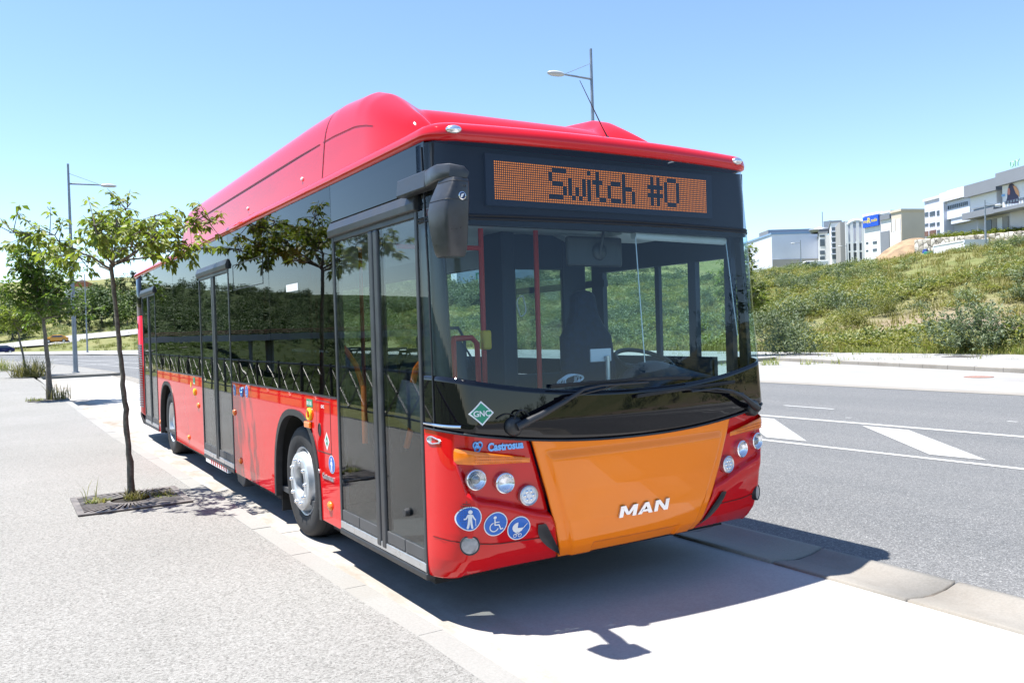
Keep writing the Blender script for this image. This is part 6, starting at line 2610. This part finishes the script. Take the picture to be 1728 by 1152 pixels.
def hill_tree(x, y, s_, kind, label, sz=1.0, z=None):
    r = empty('hill_tree', (x, y, hgt(x, y) if z is None else z), label, 'tree', 'trees on the hill to the left', rnd.uniform(0, 6.28))
    r.scale = (s_, s_, s_ * sz)
    for nm, me in (('trunk', TRUNK), ('crown', CR[kind])):
        o = bpy.data.objects.new(nm, me)
        COL.objects.link(o)
        o.parent = r
    return r


hl = {0: 'broad dark green tree among the wood on the left hill', 1: 'light green bushy tree among the wood on the left hill', 2: 'tall dark tree in the wood on the left hill'}
spots = [(20, 530, 215, 1.0, 0), (150, 545, 200, .8, 0), (172, 540, 205, .95, 2), (192, 542, 200, .9, 0), (215, 545, 195, .75, 1), (232, 535, 205, .9, 0), (128, 548, 205, .75, 2), (160, 528, 235, 1.0, 1),
         (185, 515, 245, 1.0, 0), (140, 520, 250, .95, 0), (210, 515, 240, .9, 1), (30, 520, 240, 1.0, 0), (10, 510, 235, .9, 2), (228, 508, 250, .85, 0), (60, 535, 230, .9, 1), (100, 530, 235, 1.0, 0), (120, 505, 275, 1.0, 1),
         (150, 500, 285, .9, 0), (180, 498, 285, .9, 1), (85, 512, 270, .95, 2), (245, 520, 230, .9, 1), (262, 515, 235, 1.0, 0), (285, 505, 245, 1.0, 1), (45, 505, 265, .9, 1), (-15, 515, 240, 1.0, 0), (-25, 535, 215, .9, 1)]
for px, py, d, s_, k in spots:
    p = at(px, py, d)
    hill_tree(p[0], p[1], s_, k, hl[k])
for px, d, s_, k, lab in ((164, 330, .85, 0, 'round dark tree standing alone on the left skyline'), (192, 335, 1.0, 0, 'big dark tree on the left skyline beside the lone conifer'), (206, 338, .95, 2, 'tall dark tree on the left skyline against the sky'),
                          (226, 335, .95, 3, 'single pointed conifer on the left skyline next to the bus tail'), (216, 335, .6, 0, 'low dark tree on the left skyline below the conifer')):
    p = at(px, 480, d)
    hill_tree(p[0], p[1], s_, k, lab)
# house with a red roof on the skyline
p = at(137, 486, 345)
hb = empty('house', (p[0], p[1], hgt(p[0], p[1])), 'small house with an orange tiled roof on the left skyline', 'house')
zh = max(hgt(p[0], p[1]), p[2] - 3)
MB().box((p[0], p[1], zh + 1), (11, 8, 5)).build('wall', W_WHITE, hb)
MB().prism([(-6, 3.3), (6, 3.3), (0, 5.8)], -5, 5, lambda a, b, h: (p[0] + a, p[1] + h, zh + b)).build('roof', plain('roof_tile', (.45, .17, .09), .8, var=.2), hb)

# ------------------------------------------------------------------ cars
def car(loc, rz, paintm, label, group='cars on the hill roads'):
    root = empty('parked_car' if False else 'car', loc, label, 'car', group, rz)
    mw = world_of(root)

    def place(o):
        o.parent = root
        return o
    prof_ = [(-2.1, .35), (-2.12, .70), (-2.0, .92), (-1.15, 1.02), (-.55, 1.42), (.85, 1.45), (1.75, 1.02), (2.08, .92), (2.12, .5), (2.05, .30), (-1.95, .26)]
    nx = 4
    mb = MB()
    mb.prism(prof_, -.84, .84, lambda a, b, h: (a, h * (1 - .16 * max(0, b - .9) / .5), b))
    place(mb.build('body', paintm, None, bevel=.09, seg=3))
    mb = MB()
    for s_ in (-1, 1):
        mb.prism([(-1.0, 1.02), (-.52, 1.36), (.82, 1.38), (1.45, 1.02)], s_ * .79, s_ * .845, lambda a, b, h: (a, h * (1 - .14 * max(0, b - .9) / .5), b))
    place(mb.build('side_glass', WINDOW, None))
    place(MB().prism([(-1.13, 1.06), (-.60, 1.40), (-.56, 1.40), (-1.05, 1.04)], -.70, .70, lambda a, b, h: (a - .025, h, b + .02)).build('windscreen', WINDOW, None))
    place(MB().prism([(.90, 1.42), (1.72, 1.05), (1.66, 1.03), (.84, 1.40)], -.66, .66, lambda a, b, h: (a + .02, h, b + .03)).build('rear_glass', WINDOW, None))
    for x in (-1.3, 1.3):
        for s_ in (-1, 1):
            w = place(MB().lathe([(.20, .0), (.31, .0), (.325, -.03), (.325, -.2), (.2, -.2)], 20, lambda a, b, h: (x + a, s_ * (.86 + h), .325 + b)).build('wheel', RUBBER, None, smooth=40))
            r_ = MB().lathe([(.205, -.01), (.15, -.03), (.05, .0), (0, .0)], 20, lambda a, b, h: (x + a, s_ * (.86 + h), .325 + b)).build('rim', RIM, None, smooth=40)
            r_.parent = w
    for s_ in (-1, 1):
        place(MB().box((-2.06, s_ * .6, .74), (.10, .36, .14)).build('headlight', CHROME, None, bevel=.03))
        place(MB().box((2.06, s_ * .66, .82), (.10, .26, .18)).build('tail_light', plain('tail_red', (.5, .01, .01), .3) if s_ < 0 else bpy.data.materials['tail_red'], None, bevel=.03))
    return root


g, d = ground_hit(92, 579, 120, 320)
hp = np.array([HR[3], HR[5]])
dirh = HR[5][:2] - HR[3][:2]
cpos = HR[4]
car((cpos[0], cpos[1], cpos[2] + .28), math.atan2(dirh[1], dirh[0]), paint('car_orange', (.62, .27, .02)), 'orange yellow car driving up the hill road at the left')
p = at(0, 590, 172)
car((p[0], p[1], hgt(p[0], p[1]) + .05), .3, paint('car_navy', (.01, .015, .08)), 'dark blue car cut by the left edge of the picture')
# white van and car by the warehouse
g, d = ground_hit(1368, 455, 60, 200)
p = at(1369, 453, 150)
vr = empty('van', (p[0], p[1], p[2] - .6), 'white van parked before the warehouse, only its top showing', 'van', 'cars on the hill roads')
MB().prism([(-2.6, .4), (-2.65, 1.1), (-1.9, 1.3), (-1.3, 2.1), (2.6, 2.15), (2.65, .4)], -.95, .95, lambda a, b, h: (p[0] + a * AX_R[0] + h * AX_F[0], p[1] + a * AX_R[1] + h * AX_F[1], p[2] - .9 + b)).build('body', plain('van_white', (.75, .76, .78), .3, coat=.6), vr, bevel=.08)
MB().prism([(-1.85, 1.35), (-1.35, 1.98), (-.6, 2.0), (-.6, 1.35)], -.99, -.93, lambda a, b, h: (p[0] + a * AX_R[0] + h * AX_F[0], p[1] + a * AX_R[1] + h * AX_F[1], p[2] - .9 + b)).build('side_glass', WINDOW, vr)

# ------------------------------------------------------------------ what stands behind the footpath and shows in the bus windows
mb = MB()
posts = MB()
yy = [-12 + 1.9 * k for k in range(46)]
X0 = -5.02
ra = empty('railing', (X0, 30, FPZ - .05), 'black metal railing with crossed bars along the back of the footpath', 'railing')
for k, y in enumerate(yy):
    sx_ = X0 + min(0, sh(y))
    posts.box((sx_, y, .55), (.05, .05, 1.05))
posts.build('post', RAILM, ra)
for a, b in zip(yy, yy[1:]):
    xa, xb = X0 + min(0, sh(a)), X0 + min(0, sh(b))
    for z in (1.02, .22):
        mb.tube([(xa, a, z), (xb, b, z)], .026 if z > .5 else .018, 6)
    h = (a + b) / 2
    xh = (xa + xb) / 2
    for (p0, p1, q0, q1) in ((a, .24, h, 1.0), (a, 1.0, h, .24), (h, .24, b, 1.0), (h, 1.0, b, .24)):
        mb.box((xh, (p0 + q0) / 2, (p1 + q1) / 2), (.012, math.hypot(q0 - p0, q1 - p1), .035), rx=math.atan2(q1 - p1, q0 - p0))
mb.build('bars', RAILM, ra)
# viaduct in the valley
va = empty('viaduct', (-40, 150, -4), 'low concrete road viaduct crossing the valley behind the footpath', 'viaduct')
A, B = Vector((-14, 150, 0)), Vector((-150, 70, 0))
A, B = Vector((-16, 190, 1.9)), Vector((-120, 60, 1.5))
d_ = (B - A).normalized()
n_ = Vector((-d_.y, d_.x, 0))
mb = MB()
mb.add([tuple(A + n_ * s_ * 5 + Vector((0, 0, z))) for s_ in (-1, 1) for z in (-.9, .25)] + [tuple(B + n_ * s_ * 5 + Vector((0, 0, z))) for s_ in (-1, 1) for z in (-.9, .25)],
       [(0, 1, 3, 2), (4, 6, 7, 5), (0, 4, 5, 1), (2, 3, 7, 6), (1, 5, 7, 3), (0, 2, 6, 4)])
mb.build('deck', W_CONC, va)
pr = MB()
for k in range(1, 8):
    q = A.lerp(B, k / 8)
    for s_ in (-3, 3):
        c = q + n_ * s_
        pr.tube([(c.x, c.y, -8), (c.x, c.y, q.z - .9)], .45, 10)
pr.build('pier', W_CONC, va)
rl = MB()
for s_ in (-4.8, 4.8):
    for z in (.6, 1.0):
        rl.tube([A + n_ * s_ + Vector((0, 0, z)), B + n_ * s_ + Vector((0, 0, z))], .07, 5)
rl.build('guard_rail', BROWN, va)
# far woods on the hills behind
P = []
while len(P) < 1900:
    th = R(rg.uniform(50, 91))
    d = rg.uniform(240, 660)
    x, y = -d * math.cos(th), d * math.sin(th)
    if x < -9 and (patch(x, y, .02) > .25 or rg.uniform() < .5):
        P.append((x, y, hgt(x, y) - .5, 1.0))
wt = [crown_mesh(301 + k, 10, 7, 8, .75, 90, 6) for k in range(3)]
scatter('woodland', wt, P, .35, .85, FOREST)
P = []
for _ in range(160):
    x, y = rg.uniform(60, 260), rg.uniform(-420, -40)
    P.append((x, y, hgt(x, y) - .5, 1.0))
scatter('woodland', wt, P, .35, .7, FOREST)
